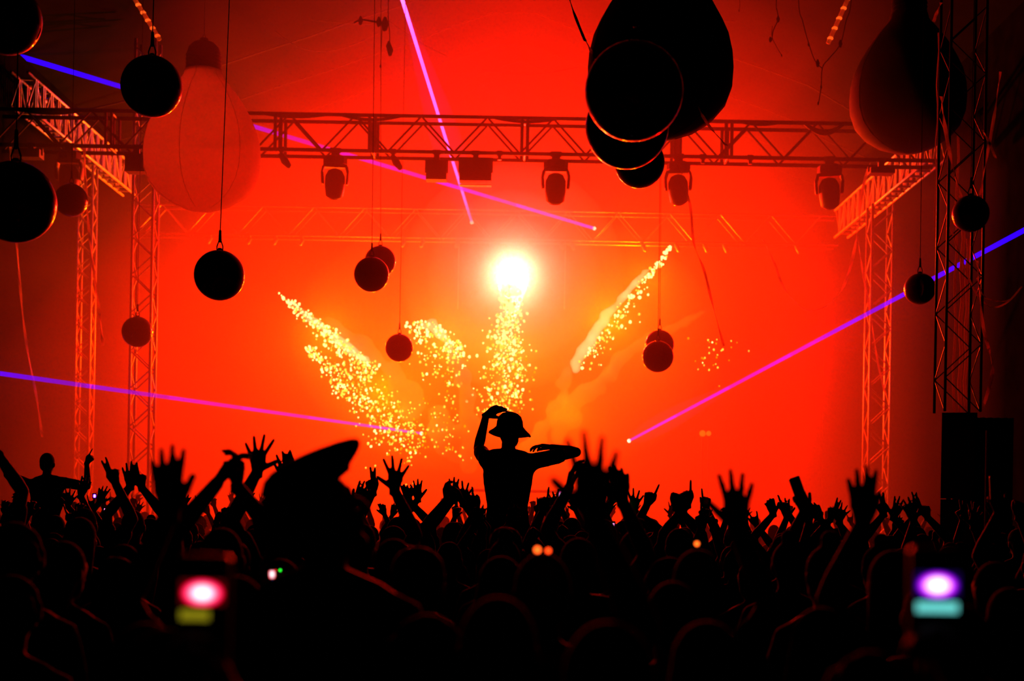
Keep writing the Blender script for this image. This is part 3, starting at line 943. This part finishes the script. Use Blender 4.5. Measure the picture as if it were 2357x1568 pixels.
def hand(mb, wrist, d, palm, thumb, pose, s=1.0):
    z = d.normalized()
    y = (palm - z * palm.dot(z)).normalized()
    x = y.cross(z)
    T = Matrix((x, y, z)).transposed().to_4x4()
    T.translation = wrist
    T = T @ Matrix.Scale(s, 4)
    cur, (tout, tbend), spread = POSES[pose]
    mb.loft([(-.03, 0, 0, .028, .022), (.005, 0, 0, .029, .021), (.035, .002 * thumb, 0, .038, .020), (.07, 0, 0, .041, .018), (.088, 0, 0, .038, .015)], 12, mat=T)
    for i, (ln, off) in enumerate(((.082, .0315), (.094, .0108), (.087, -.0108), (.068, -.0310))):
        a = math.radians((1.5 - i) * spread) * thumb
        p = Vector((off * thumb, 0, .084 - (0, 0, .003, .011)[i]))
        pts, rad = [p - Vector((0, 0, .02))], [FR]
        ang = 0.0
        for j, fr in enumerate((.44, .31, .25)):
            pts.append(p.copy()); rad.append(FR - .0008 * j)
            ang += math.radians(cur[i]) * (1.0 if j else .9)
            dv = Vector((math.sin(a), 0, math.cos(a)))
            dv = dv * math.cos(ang) + Vector((0, 1, 0)) * math.sin(ang)
            p = p + dv * ln * fr * 1.02
        pts.append(p); rad.append(FR - .0026)
        mb.path([T @ q for q in pts], [r * s for r in rad], 8, True)
    ta, tb = math.radians(tout), math.radians(tbend)
    p0 = Vector((.022 * thumb, .006, .018))
    d1 = Vector((math.sin(ta) * thumb, .25, math.cos(ta))).normalized()
    d2 = Vector((math.sin(ta - tb * .6) * thumb, .25 + math.sin(tb) * .7, math.cos(ta - tb * .6))).normalized()
    mb.path([T @ p0, T @ (p0 + d1 * .045), T @ (p0 + d1 * .045 + d2 * .018), T @ (p0 + d1 * .045 + d2 * .045)], [.0165 * s, .0138 * s, .0125 * s, .0105 * s], 8, True)


def ik(S, W, l1, l2, hint):
    d = W - S
    L = d.length
    if L > (l1 + l2) * .995:
        k = L / ((l1 + l2) * .995)
        l1, l2 = l1 * k, l2 * k
    a = (l1 * l1 - l2 * l2 + L * L) / (2 * L)
    h = math.sqrt(max(0, l1 * l1 - a * a))
    n = d.normalized()
    o = (hint - n * hint.dot(n)).normalized()
    return S + n * a + o * h


def person_meshes(arms, voxel=.011, seated=False, head=(0, 0), hat=None, hair='short', female=False, shirt_mat=None, elbow_hint=None, arm_len=1.0):
    """Meshes for a 1.78 m figure standing at the origin and facing +y. arms: (side, wrist, hand_dir, palm, pose) in that frame."""
    mb = MB()
    k = .92 if female else 1.0
    tors = [(.84, 0, 0, .150, .105), (.92, 0, 0, .168, .115), (1.02, 0, 0, .150 * k, .105), (1.12, 0, 0, .140 * k, .098), (1.26, 0, .005, .165 * k, .112),
            (1.36, 0, 0, .178 * k, .105), (1.43, 0, -.005, .150 * k, .085), (1.475, 0, -.01, .085, .062), (1.50, 0, -.01, .058, .055)]
    mb.loft(tors, 18)
    mb.path([(0, -.012, 1.44), (0, .0, 1.52), (0, .016, 1.585)], [.058, .052, .052], 12, True)
    hy, hp = head
    HM = Matrix.Translation((0, 0, 1.56)) @ Matrix.Rotation(math.radians(hy), 4, 'Z') @ Matrix.Rotation(math.radians(hp), 4, 'X') @ Matrix.Translation((0, 0, -1.56))
    mb.ell((0, .012, 1.675), (.077, .098, .108), 16, mat=HM)
    mb.ell((0, .045, 1.622), (.058, .066, .072), 14, mat=HM)
    mb.path([HM @ Vector(p) for p in ((0, .104, 1.680), (0, .126, 1.655), (0, .132, 1.642), (0, .112, 1.632))], [.009, .012, .014, .010], 8, True)
    mb.path([HM @ Vector(p) for p in ((-.022, .106, 1.612), (0, .113, 1.612), (.022, .106, 1.612))], [.008, .010, .008], 6, True)
    mb.path([HM @ Vector(p) for p in ((-.045, .088, 1.697), (0, .104, 1.697), (.045, .088, 1.697))], .011, 6, True)
    mb.ell((0, .095, 1.572), (.022, .018, .016), 8, mat=HM)
    for s in (-1, 1):
        mb.ell((s * .079, .008, 1.66), (.011, .022, .032), 8, mat=HM)
        mb.ell((s * .032, .092, 1.674), (.015, .012, .012), 8, mat=HM)
    legs = MB()
    for s in (-1, 1):
        if seated:
            pts, rad = [(s * .09, .0, .92), (s * .12, .16, .90), (s * .15, .36, .86), (s * .15, .35, .62), (s * .14, .30, .44)], [.092, .082, .06, .056, .040]
            ft = [(s * .14, .29, .42), (s * .145, .36, .38), (s * .15, .46, .35)]
        else:
            pts, rad = [(s * .088, 0, .90), (s * .10, .01, .70), (s * .105, .015, .48), (s * .11, -.015, .32), (s * .11, -.01, .10)], [.092, .078, .058, .055, .040]
            ft = [(s * .11, -.04, .045), (s * .115, .06, .045), (s * .125, .16, .035)]
        mb.path(pts, rad, 12, True)
        mb.path(ft, [.04, .042, .032], 10, True)
        legs.path(pts[:-1] + [Vector(pts[-1]) + Vector((0, 0, .02))], [r + .012 for r in rad], 12, True)
    legs.loft([(.82, 0, 0, .15, .112), (.92, 0, 0, .182, .130), (1.0, 0, 0, .166, .118), (1.03, 0, 0, .158, .112)], 16)
    sh = MB()
    sh.loft([(z, cx, cy, rx + .014, ry + .014) for z, cx, cy, rx, ry in [(.93, 0, 0, .168, .115)] + tors[2:7]] + [(1.468, 0, -.01, .10, .075)], 18)
    used = set()
    for a in list(arms):
        used.add(a[0])
    full = list(arms) + [(s, None, None, None, 'relaxed') for s in (-1, 1) if s not in used]
    for side, W, hd, pn, pose in full:
        if W is None:
            S = Vector((side * .185 * k, -.005, 1.415))
            W = Vector((side * .24, .12, .92)); hd = Vector((side * .02, .25, -1)); pn = Vector((-side, 0, 0))
            E_ = Vector((side * .25, -.03, 1.14))
        else:
            up = max(0, min(1, (W.z - 1.25) / .5))
            S = Vector((side * (.185 - .015 * up) * k, 0, 1.415 + .055 * up))
            E_ = ik(S, W, .29 * arm_len, .265 * arm_len, Vector((side * .8, .1, -.35)) if not elbow_hint else Vector(elbow_hint[side]))
        mb.ell(S + Vector((-side * .01, 0, -.005)), (.062, .060, .062), 12)
        mb.path([Vector((side * .03, -.012, 1.505)), (S + Vector((side * .03, -.012, 1.505))) / 2 + Vector((0, 0, .008)), S], [.045, .05, .052], 10, True)
        u = (E_ - S)
        mb.path([S, S + u * .35, S + u * .75, E_], [.052, .047, .041, .037], 12, True)
        v = (W - E_)
        mb.path([E_, E_ + v * .25, E_ + v * .6, W], [.038, .041, .034, .0265], 12, True)
        hand(mb, W, hd, pn, -side, pose)
        sh.path([Vector((side * .04, -.012, 1.475)), S, S + u * .35, S + u * .62], [.062, .066, .062, .060], 12, True)
        sh.ell(S + Vector((-side * .015, 0, -.01)), .074, 12)
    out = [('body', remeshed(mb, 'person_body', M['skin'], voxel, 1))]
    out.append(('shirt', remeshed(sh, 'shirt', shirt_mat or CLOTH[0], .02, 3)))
    out.append(('trousers', remeshed(legs, 'trousers', DENIM, .024, 3)))
    if hat is None or hat in ('cap', 'bucket'):
        h = MB()
        if hair == 'short':
            h.ell((0, -.004, 1.692), (.083, .100, .102), 16, mat=HM)
            h.ell((0, -.05, 1.645), (.070, .055, .07), 12, mat=HM)
        elif hair == 'bun':
            h.ell((0, -.004, 1.692), (.084, .102, .102), 16, mat=HM); h.ell((0, -.05, 1.645), (.070, .055, .07), 12, mat=HM)
            h.ell((0, -.035, 1.815), (.042, .042, .038), 12, mat=HM)
        elif hair == 'curly':
            rr = random.Random(5)
            for i in range(60):
                th, ph = rr.uniform(0, 2 * math.pi), rr.uniform(-.2, 1.5)
                h.ell((.085 * math.cos(th) * math.cos(ph), -.02 + .095 * math.sin(th) * math.cos(ph) - (.02 if math.sin(th) > .3 else 0), 1.69 + .105 * math.sin(ph)), .03, 8, mat=HM)
            h.ell((0, -.015, 1.69), (.088, .098, .105), 12, mat=HM)
        else:
            h.ell((0, -.006, 1.692), (.087, .104, .104), 16, mat=HM)
            h.loft([(1.36, 0, -.085, .085, .030), (1.45, 0, -.085, .095, .038), (1.56, 0, -.055, .092, .060), (1.66, 0, -.02, .088, .088), (1.70, 0, -.01, .08, .09)], 14, mat=HM)
        if hat != 'bucket':
            out.append(('hair', remeshed(h, 'hair', M['hair'], .013, 1)))
    if hat == 'cap':
        c = MB()
        c.loft([(1.690, 0, .0, .086, .108), (1.725, 0, 0, .087, .108), (1.76, 0, -.004, .078, .098), (1.785, 0, -.006, .058, .075), (1.800, 0, -.006, .03, .04), (1.803, 0, -.006, .008, .008)], 20, mat=HM)
        nv, top, bot = 17, [], []
        for i in range(nv):
            t = -1.5 + 3.0 * i / (nv - 1)
            x, y = .080 * math.sin(t) / math.sin(1.5), .055 + .125 * max(0.0, math.cos(t)) ** .8
            z = 1.715 - .35 * (x * x) / .08
            top.append((x, y, z + .009)); bot.append((x, y, z - .011))
        c.add([HM @ Vector(p) for p in top + bot], [tuple(range(nv)), tuple(range(2 * nv - 1, nv - 1, -1))] + [(i, i + nv, (i + 1) % nv + nv, (i + 1) % nv) for i in range(nv)])
        c.ell((0, -.006, 1.806), .008, 8, mat=HM)
        out.append(('cap', c.mesh('cap', CLOTH[1], True)))
    if hat == 'bucket':
        c = MB()
        sec = [(1.648, .158, .168), (1.662, .152, .162), (1.69, .118, .132), (1.712, .098, .116), (1.75, .094, .112), (1.785, .082, .098), (1.81, .056, .070), (1.822, .02, .03)]
        n = 40
        vs = []
        for z, rx, ry in sec:
            for i in range(n):
                t = 2 * math.pi * i / n
                dz = .014 * math.sin(t * 2 + .6) * max(0, (rx - .1) / .058) - (.022 * max(0, (rx - .1) / .058) if math.cos(t) > .6 else 0)
                vs.append(HM @ Vector((rx * math.cos(t) * (1.04 if math.cos(t) > 0 else .96), .005 + ry * math.sin(t), z + dz)))
        fs = [(q * n + i, q * n + (i + 1) % n, (q + 1) * n + (i + 1) % n, (q + 1) * n + i) for q in range(len(sec) - 1) for i in range(n)]
        fs.append(tuple((len(sec) - 1) * n + i for i in range(n)))
        c.add(vs, fs)
        out.append(('bucket_hat', c.mesh('bucket_hat', CLOTH[0], True)))
    return out


def spawn(parts, label, loc, scale=1.0, yaw=0.0, group=None, name='person'):
    root = thing(name, label, 'person', loc, yaw, group)
    root.scale = (scale,) * 3
    for nm, me in parts:
        link(nm, me, root)
    return root


TAKEN = []


def reveller(label, D, arms, height=None, head=(0, 0), hat=None, hair='short', voxel=None, female=False, shirt=0, base_x=None, lean=0.0, seat_z=None, group=None, hints=None, back=.06, arm_len=1.0):
    """arms: (side, wrist px, wrist py, tip px, tip py, pose, palm, dY) in the photograph; the body is set below them."""
    Wp = [(P(a[1], a[2], D + (a[7] if len(a) > 7 else 0)), a) for a in arms]
    if base_x is None:
        base_x = sum(w.x - a[0] * .19 for w, a in Wp) / len(Wp) + lean
    if seat_z is not None:
        sc_, z0 = height or 1.0, seat_z
    elif height is None:
        need = max(w.z for w, _ in Wp)
        sc_, z0 = max(.90, min(1.13, need / 1.96)), 0.0
    else:
        sc_, z0 = height, 0.0
    loc = Vector((base_x, D - back, z0))
    la = []
    for w, a in Wp:
        tip = P(a[3], a[4], D + (a[7] if len(a) > 7 else 0) + (a[8] if len(a) > 8 else 0))
        la.append((a[0], (w - loc) / sc_, tip - w, Vector(a[6]), a[5]))
    if voxel is None:
        voxel = .0062 if D < 5 else .0068 if D < 9 else .0075 if D < 13 else .009
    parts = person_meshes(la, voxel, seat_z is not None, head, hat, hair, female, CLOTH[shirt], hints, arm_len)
    TAKEN.append((loc.x, loc.y))
    return spawn(parts, label, loc, sc_, 0, group)


FW, BK = (0, 1, 0), (0, -1, 0)
L, R = -1, 1
# the figure on a friend's shoulders
YD = 12.4
rider_base = P(1166, 1061, YD)
reveller('person in a bucket hat riding on shoulders, one hand up and one elbow out', YD,
         [(L, 1119, 956, 1158, 932, 'relaxed', (.15, .85, -.5), .16, .0), (R, 1270, 1030, 1236, 1024, 'relaxed', (-.1, .1, -1), .30, .03)],
         height=1.17, seat_z=rider_base.z - 1.455 * 1.17, base_x=P(1170, 1050, YD).x, head=(-22, -2), hat='bucket', voxel=.0068, shirt=0,
         hints={-1: (-.25, 1, -.4), 1: (1, -1, -.1)}, back=0, arm_len=1.17)
reveller('person carrying the bucket hat rider on the shoulders', YD - .17, [], height=.99, base_x=P(1163, 1050, YD).x, back=0, voxel=.014)

# near, blurred
DC = 3.7
capman = reveller('person in a cap seen in profile, head close to the camera', DC, [], height=1.12, base_x=P(750, 1100, DC).x, head=(-84, 20), shirt=1, back=0)
outline = [(598, 1145), (606, 1112), (622, 1092), (640, 1079), (670, 1061), (700, 1046), (740, 1030), (780, 1016), (806, 1009), (820, 1008), (829, 1014), (830, 1026), (823, 1042), (813, 1058), (806, 1070), (806, 1082), (780, 1104), (700, 1130)]
pr = [(P(x, y, DC) - Vector(capman.location)) / 1.12 for x, y in outline]
cc = sum(pr, Vector()) / len(pr) + Vector((0, .02, 0))
m = MB(); vs = []; K = 9
for i in range(K):
    w = -1 + 2 * i / (K - 1)
    f = math.sqrt(max(.04, 1 - w * w))
    vs += [cc + (p - cc) * f + Vector((0, w * (.095 if p.x < cc.x + .05 else .085), 0)) for p in pr]
q = len(pr)
fs = [tuple(range(q)), tuple((K - 1) * q + k for k in range(q - 1, -1, -1))] + [(i * q + k, (i + 1) * q + k, (i + 1) * q + (k + 1) % q, i * q + (k + 1) % q) for i in range(K - 1) for k in range(q)]
m.add(vs, fs); m.build('cap', CLOTH[1], capman, True)
reveller('near person with one flat blurred hand up at the left', 3.7, [(L, 390, 1178, 383, 1042, 'together', FW)], shirt=0)
reveller('near person with a blurred three fingered hand up right of the rider', 2.9, [(R, 1366, 1190, 1366, 1022, 'open', FW)], shirt=3)
reveller('near person with three blurred fingers showing in the crowd right of the centre', 4.2, [(R, 1694, 1215, 1696, 1113, 'open', FW)], shirt=1)
reveller('near person with a blurred flat hand low before the right truss tower', 4.3, [(L, 1986, 1205, 1985, 1106, 'together', FW)], shirt=0)
reveller('person clapping two blurred hands between the flat hand and the wide open hand', 5.4, [(L, 500, 1112, 538, 1046, 'relaxed', (1, .2, 0)), (R, 545, 1120, 557, 1052, 'claw', (-1, .1, .1), .05)], shirt=2)

# mid crowd, sharp
reveller('person with a wide open hand raised above the clapping hands', 7.2, [(L, 592, 1086, 596, 1001, 'wide', FW)], shirt=0)
reveller('person with a wide open hand raised left of the rider, thumb out', 7.6, [(R, 908, 1128, 914, 1052, 'wide', FW)], shirt=3)
reveller('person with both hands spread behind the cap wearer', 8.6, [(L, 662, 1110, 648, 1062, 'open', FW), (R, 690, 1105, 676, 1046, 'two', FW)], base_x=P(690, 1180, 8.6).x, shirt=2)
reveller('person giving a two finger sign right of the cap wearer', 10.2, [(L, 858, 1134, 850, 1094, 'two', FW)], shirt=1)
reveller('person with a flat hand low beside the cap wearer', 9.4, [(R, 818, 1164, 838, 1122, 'together', FW)], shirt=0)
reveller('bare headed man with arms flung wide at the left, pointing up', 16, [(R, 200, 1066, 218, 1040, 'point', FW), (L, 56, 1130, 40, 1142, 'relaxed', BK)], height=1.0, seat_z=P(108, 1098, 16).z - 1.52, base_x=P(108, 1100, 16).x, voxel=.010, shirt=0, back=0,
         hints={1: (.3, 0, -1), -1: (-1, 0, .2)})
reveller('person bearing the arms wide man at the left on the shoulders', 15.9, [], height=.97, base_x=P(108, 1100, 16).x, voxel=.016, back=0)
reveller('person with a bent arm cut by the left edge', 9.0, [(R, -6, 1044, -40, 1020, 'relaxed', FW)], base_x=P(-35, 1150, 9).x, height=1.1, shirt=1, hints={1: (1, 0, -.4)})
reveller('person raising two fingers on a bent wrist left of the flat hand', 9.6, [(R, 266, 1112, 255, 1074, 'two', FW)], shirt=0)
reveller('person with two hands up just left of the flat blurred hand', 10.4, [(L, 300, 1120, 297, 1080, 'open', FW), (R, 326, 1122, 321, 1080, 'two', FW)], shirt=2)
reveller('person with a slanted flat hand before the arms wide man', 12.0, [(R, 186, 1142, 198, 1106, 'together', FW)], shirt=3)
reveller('person with a hand tilted right by the left tower foot', 13.0, [(L, 228, 1158, 240, 1124, 'open', FW), (R, 156, 1166, 166, 1132, 'wide', FW)], base_x=P(195, 1180, 13).x, shirt=1)
reveller('person making a heart sign with both hands left of the rider', 10.6, [(L, 1028, 1150, 1018, 1102, 'claw', (1, 0, 0)), (R, 1062, 1152, 1044, 1106, 'claw', (-1, 0, 0))], shirt=0)
reveller('person with both hands spread beside the heart sign', 11.0, [(L, 1042, 1152, 1040, 1112, 'open', FW), (R, 1066, 1160, 1070, 1122, 'wide', FW)], base_x=P(1052, 1180, 11).x, shirt=2)
reveller('person with three fingers up between the open hand and the heart sign', 12.5, [(L, 962, 1150, 958, 1118, 'open', FW), (R, 942, 1154, 934, 1122, 'relaxed', FW)], base_x=P(952, 1180, 12.5).x, shirt=3)
reveller('person making an okay sign touching the rider', 9.8, [(L, 1094, 1176, 1084, 1138, 'ok', FW)], shirt=0)
reveller('person holding up one finger just right of the rider', 9.6, [(L, 1250, 1176, 1250, 1140, 'point', FW)], shirt=1)
reveller('person with a blurred arm raised under the elbow of the rider', 8.0, [(L, 1310, 1122, 1318, 1066, 'relaxed', (1, 0, 0))], shirt=0)
phone_holder = reveller('person holding up a small glowing phone right of the rider', 16, [(R, 1292, 1170, 1290, 1146, 'grip', FW)], shirt=3)
reveller('person with a soft fist right of the blurred three fingered hand', 6.2, [(R, 1432, 1152, 1428, 1108, 'relaxed', FW)], shirt=2)
_wb = reveller('person with two spread hands and a green wristband light', 11.5, [(L, 1412, 1150, 1400, 1122, 'open', FW), (R, 1458, 1176, 1462, 1148, 'wide', FW)], shirt=1)
m = MB(); m.ell((P(1443, 1165, 11.42) - Vector(_wb.location)) / _wb.scale[0], (.010, .010, .018), 10); m.build('wristband_light', emit('green_light', (.1, 1, .05), 3), _wb, True)
reveller('person pointing one finger with thumb out right of the violet laser source', 10.2, [(L, 1489, 1162, 1500, 1128, 'point', FW)], shirt=0)
reveller('person with one finger straight up and a fist in the right half', 9.8, [(L, 1582, 1162, 1578, 1120, 'point', FW), (R, 1556, 1168, 1562, 1132, 'fist', FW)], base_x=P(1570, 1180, 9.8).x, shirt=3)
reveller('person with one finger up behind the three blurred fingers', 12.0, [(R, 1626, 1170, 1626, 1142, 'point', FW)], shirt=1)
reveller('person with a claw hand and a flat hand left of the dark phone', 11.6, [(L, 1780, 1184, 1772, 1154, 'claw', FW), (R, 1812, 1182, 1804, 1148, 'point', FW)], base_x=P(1797, 1190, 11.6).x, shirt=0)
dark_phone = reveller('person stretching a dark phone up to the left in the right half', 8.0, [(L, 1852, 1176, 1838, 1132, 'grip', FW)], shirt=2)
reveller('person with a two finger hand right of the dark phone', 11.0, [(L, 1912, 1194, 1920, 1160, 'two', FW), (R, 1888, 1196, 1876, 1166, 'relaxed', FW)], shirt=1, base_x=P(1900, 1200, 11).x)
reveller('person with two spread hands at the foot of the right tower', 11.0, [(L, 2034, 1184, 2022, 1146, 'two', FW), (R, 2056, 1192, 2070, 1160, 'open', FW)], base_x=P(2045, 1200, 11).x, shirt=3)
reveller('person with a three finger hand left of the speaker stack', 11.4, [(L, 2110, 1182, 2098, 1144, 'two', FW), (R, 2134, 1190, 2126, 1152, 'point', FW)], base_x=P(2118, 1200, 11.4).x, shirt=0)
slab_phone = reveller('person holding a slab phone upright before the side tent', 7.6, [(L, 2300, 1180, 2292, 1136, 'grip', FW)], shirt=1)
reveller('person with a raised fist at the right edge', 8.6, [(R, 2346, 1190, 2352, 1152, 'fist', FW)], shirt=2)
reveller('person with a fist between the stack and the slab phone', 10.5, [(R, 2242, 1200, 2250, 1164, 'fist', FW)], shirt=0)


# ------------------------------------------------------------------ phones
def screen_mat(name, core, mid, edge, strength, cx=0.0, cz=0.0, rx=.025, rz=.014):
    m = bpy.data.materials.new(name)
    m.use_nodes = True
    nt = m.node_tree
    nt.nodes.remove(nt.nodes['Principled BSDF'])
    tc = nt.nodes.new('ShaderNodeTexCoord')
    mp = nt.nodes.new('ShaderNodeMapping')
    mp.inputs['Location'].default_value = (-cx / rx, 0, -cz / rz)
    mp.inputs['Scale'].default_value = (1 / rx, 0, 1 / rz)
    ln = nt.nodes.new('ShaderNodeVectorMath'); ln.operation = 'LENGTH'
    cr = nt.nodes.new('ShaderNodeValToRGB')
    el = cr.color_ramp.elements
    el[0].position, el[0].color = .30, (*core, 1)
    el[1].position, el[1].color = 1.0, (*[x * .05 for x in edge], 1)
    k = el.new(.62); k.color = (*mid, 1)
    k = el.new(.86); k.color = (*edge, 1)
    e = nt.nodes.new('ShaderNodeEmission'); e.inputs['Strength'].default_value = strength
    nt.links.new(tc.outputs['Object'], mp.inputs['Vector'])
    nt.links.new(mp.outputs[0], ln.inputs[0])
    nt.links.new(ln.outputs['Value'], cr.inputs['Fac'])
    nt.links.new(cr.outputs[0], e.inputs['Color'])
    nt.links.new(e.outputs[0], nt.nodes['Material Output'].inputs['Surface'])
    m.cycles.emission_sampling = 'NONE'
    return m


DARKGLASS = pmat('dark_screen', (.004, .004, .005), .15, spec=.4)


def phone(label, c, roll=0.0, w=.072, h=.148, image=None, bar=None, yaw=0.0, group=None):
    """A phone held upright, its screen towards -y. image: (x0, z0, x1, z1, material); bar likewise."""
    t = thing('phone', label, 'phone', c, 0, group)
    t.rotation_euler = (0, roll, yaw)
    m = MB(); r = .008; n = 6
    o = [(sx * (w / 2 - r) + r * math.cos(a), sz * (h / 2 - r) + r * math.sin(a)) for sx, sz, a0 in ((1, 1, 0), (-1, 1, 1), (-1, -1, 2), (1, -1, 3)) for a in [math.pi / 2 * (a0 + i / n) for i in range(n + 1)]]
    q = len(o)
    m.add([(x, -.004, z) for x, z in o] + [(x, .004, z) for x, z in o], [tuple(range(q)), tuple(range(2 * q - 1, q - 1, -1))] + [(i, i + q, (i + 1) % q + q, (i + 1) % q) for i in range(q)])
    m.build('case', M['phone'], t)
    g = MB(); g.box((-w / 2 + .003, -.0046, -h / 2 + .004), (w / 2 - .003, -.004, h / 2 - .004)); scr = g.build('screen', DARKGLASS, t)
    for nm, im in (('picture', image), ('menu_bar', bar)):
        if im:
            b_ = MB(); b_.box((im[0], -.0052, im[1]), (im[2], -.0046, im[3])); b_.build(nm, im[4], scr)
    return t


for lab, hl, px, py, cols, barc, d0 in (
        ('near blurred phone with a white and red glowing screen at the lower left', 'near person holding the red glowing phone, only hand and arm in view', 467, 1366,
         ((1, .80, .86), (1, .05, .22), (.8, .0, .02)), (.40, .34, .01), 2.0),
        ('near blurred phone with a white and violet glowing screen at the lower right', 'near person holding the violet glowing phone, only hand and arm in view', 2155, 1348,
         ((1, .95, 1), (.75, .03, .95), (.10, .0, .5)), (.15, .72, .68), 2.0)):
    c = P(px, py + 42, d0)
    scr = screen_mat('live_picture', *cols, 2.4, 0, .026, .029, .018)
    bm_ = emit('menu_glow', barc, .55 if barc[2] < .1 else 1.0)
    phone(lab, c, 0, .078, .160, (-.031, .010, .031, .044, scr), (-.031 if px < 1000 else -.029, -.012, .010 if px < 1000 else .029, .002, bm_))
    hold = P(px, py, d0)
    hc = P(px, py + 110, d0)
    reveller(hl, d0, [(R, px + 55, py + 235, px + 8, py + 120, 'grip', (-.9, -.4, 0))], height=.9, back=.30, base_x=hold.x - .05, voxel=.0075, shirt=0)

pk = screen_mat('pink_picture', (1, .7, .9), (1, .15, .6), (.7, .02, .2), 1.6, 0, 0, .028, .05)
wh = screen_mat('pale_picture', (1, .9, .9), (1, .5, .6), (1, .05, .05), 1.3, 0, .006, .014, .02)
bl = emit('blue_picture', (.01, .05, .4), 1.0)
phone('small phone with a pink screen held up right of the rider', P(1290, 1140, 15.9), .05, .075, .14, (-.018, -.045, .034, .055, pk))
phone('dark phone raised to the left above the right half of the crowd', P(1836, 1124, 7.95), -.36, .062, .13)
phone('dark slab phone upright before the side tent', P(2289, 1124, 7.55), -.06, .05, .13)
phone('small phone with a pale pink and blue screen below the cap wearer', P(627, 1326, 5.0), -.05, .030, .045, (-.012, -.010, .012, .020, wh), (-.004, -.020, .012, -.012, bl))
phone('tiny magenta phone low in the left crowd', P(243, 1177, 13), .1, .05, .075, (-.015, -.025, .02, .025, pk))
phone('tiny violet phone near the foot of the slim left tower', P(218, 1142, 15), 0, .05, .06, (-.018, -.02, .018, .02, screen_mat('violet_picture', (.9, .7, 1), (.4, .05, 1), (.1, 0, .5), 2, 0, 0, .02, .03)))
phone('tiny pink phone above the round dark heads right of the centre', P(1408, 1210, 9.5), 0, .05, .06, (-.018, -.02, .018, .016, pk))
reveller('person lifting the pale pink phone below the cap wearer', 5.05, [(R, 636, 1376, 628, 1334, 'grip', FW)], height=.92, base_x=P(628, 1380, 5.05).x + .14, back=.35, shirt=1)

# people wearing small lights
for lab, px, py, D, hgt, lights in (('person with two small red lights glowing on the head below the rider', 1250, 1275, 4.0, .985, ((1237, 1266, (1, .10, .01), .010), (1262, 1268, (1, .05, .005), .008))),
                                    ('person with one orange light on the head in the right half', 1607, 1258, 4.6, .985, ((1604, 1252, (1, .12, .01), .008),)),
                                    ('person with a tiny green light beside the pale pink phone', 645, 1318, 5.2, .94, ((645, 1313, (.02, 1, .03), .004),))):
    p = reveller(lab, D, [], height=hgt, base_x=P(px, py, D).x, back=0, hair='long' if px < 1000 else 'short', shirt=2, voxel=.010)
    for lx, ly, lc, lr in lights:
        c = (P(lx, ly, D - .16) - Vector((P(px, py, D).x, D, 0))) / hgt
        m_ = MB(); m_.ell(c, lr, 12); m_.build('head_light', emit('tiny_light', lc, 3.0), p, True)
    TAKEN.append((P(px, py, D).x, D))

# ------------------------------------------------------------------ the rest of the crowd
VAR = []


def arm(side, wx, wy, wz, hx, hz, pose, palm=FW):
    return (side, Vector((wx, wy, wz)), Vector((hx, .05, hz)), Vector(palm), pose)


for arms_, hr, fm, ht, hd, sh_ in (([], 'short', False, None, (8, -6), 0), ([], 'long', True, None, (-12, -8), 2), ([], 'bun', True, None, (4, -4), 1), ([], 'short', False, 'cap', (-6, -10), 3), ([], 'curly', False, None, (15, -5), 0),
                                   ([arm(L, -.22, .12, 1.96, -.05, .2, 'open'), arm(R, .24, .1, 1.93, .06, .2, 'wide')], 'short', False, None, (0, -10), 1),
                                   ([arm(L, -.12, .15, 1.95, .06, .2, 'together'), arm(R, .30, .1, 1.86, .1, .18, 'fist')], 'long', True, None, (5, -8), 0),
                                   ([arm(R, .20, .12, 1.97, .02, .2, 'point')], 'short', False, None, (-8, -8), 3),
                                   ([arm(L, -.26, .12, 1.94, -.04, .2, 'two')], 'bun', True, None, (6, -8), 2),
                                   ([arm(R, .16, .16, 1.95, -.06, .2, 'relaxed')], 'curly', False, 'cap', (0, -8), 0),
                                   ([arm(L, -.2, .14, 1.96, .02, .2, 'claw'), arm(R, .14, .18, 1.90, -.04, .2, 'horns')], 'short', False, None, (-10, -10), 0)):
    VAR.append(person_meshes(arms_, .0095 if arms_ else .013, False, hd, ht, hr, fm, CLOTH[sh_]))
VLAB = ['dark short haired head packed in the crowd, back to the camera', 'dark long haired figure packed in the crowd, back to the camera', 'dark figure with a hair bun packed in the crowd',
        'dark figure in a cap packed in the crowd', 'dark curly haired figure packed in the crowd', 'dark crowd figure with both arms up, hands spread', 'dark long haired crowd figure with both arms up, one fist',
        'dark crowd figure pointing one finger up', 'dark crowd figure with a hair bun giving a two finger sign', 'dark crowd figure in a cap with one relaxed hand up', 'dark crowd figure with both arms up, claw and horns']
rng = random.Random(21)
D = 2.55
count = 0
while D < 22.5:
    step_x = .60 if D < 7 else .70 if D < 13 else .95
    hw = .37 * D + .25
    x = -hw + rng.uniform(0, .3)
    while x < hw:
        px_, py_ = x + rng.uniform(-.12, .12), D + rng.uniform(-.2, .2)
        x += step_x * rng.uniform(.85, 1.15)
        if not XL + .5 < px_ < XR - .5:
            continue
        if any((px_ - a) ** 2 + (py_ - b_) ** 2 < (.40 if D < 14 else .3) ** 2 for a, b_ in TAKEN) or abs(px_ - 5.3) < .7 and 16.3 < py_ < 18.2:
            continue
        up = D > 9 and rng.random() < (.42 if D < 15 else .62)
        v = rng.randrange(5, 11) if up else rng.randrange(0, 5)
        s_ = rng.uniform(.88, .95) if up else rng.uniform(.90, 1.0)
        if D < 3.2:
            s_ = rng.uniform(.90, .95)
        spawn(VAR[v], VLAB[v], (px_, py_, 0), s_, rng.uniform(-.3, .3), 'the packed crowd facing the stage')
        TAKEN.append((px_, py_))
        count += 1
    D += .62 if D < 7 else .85 if D < 13 else 1.25
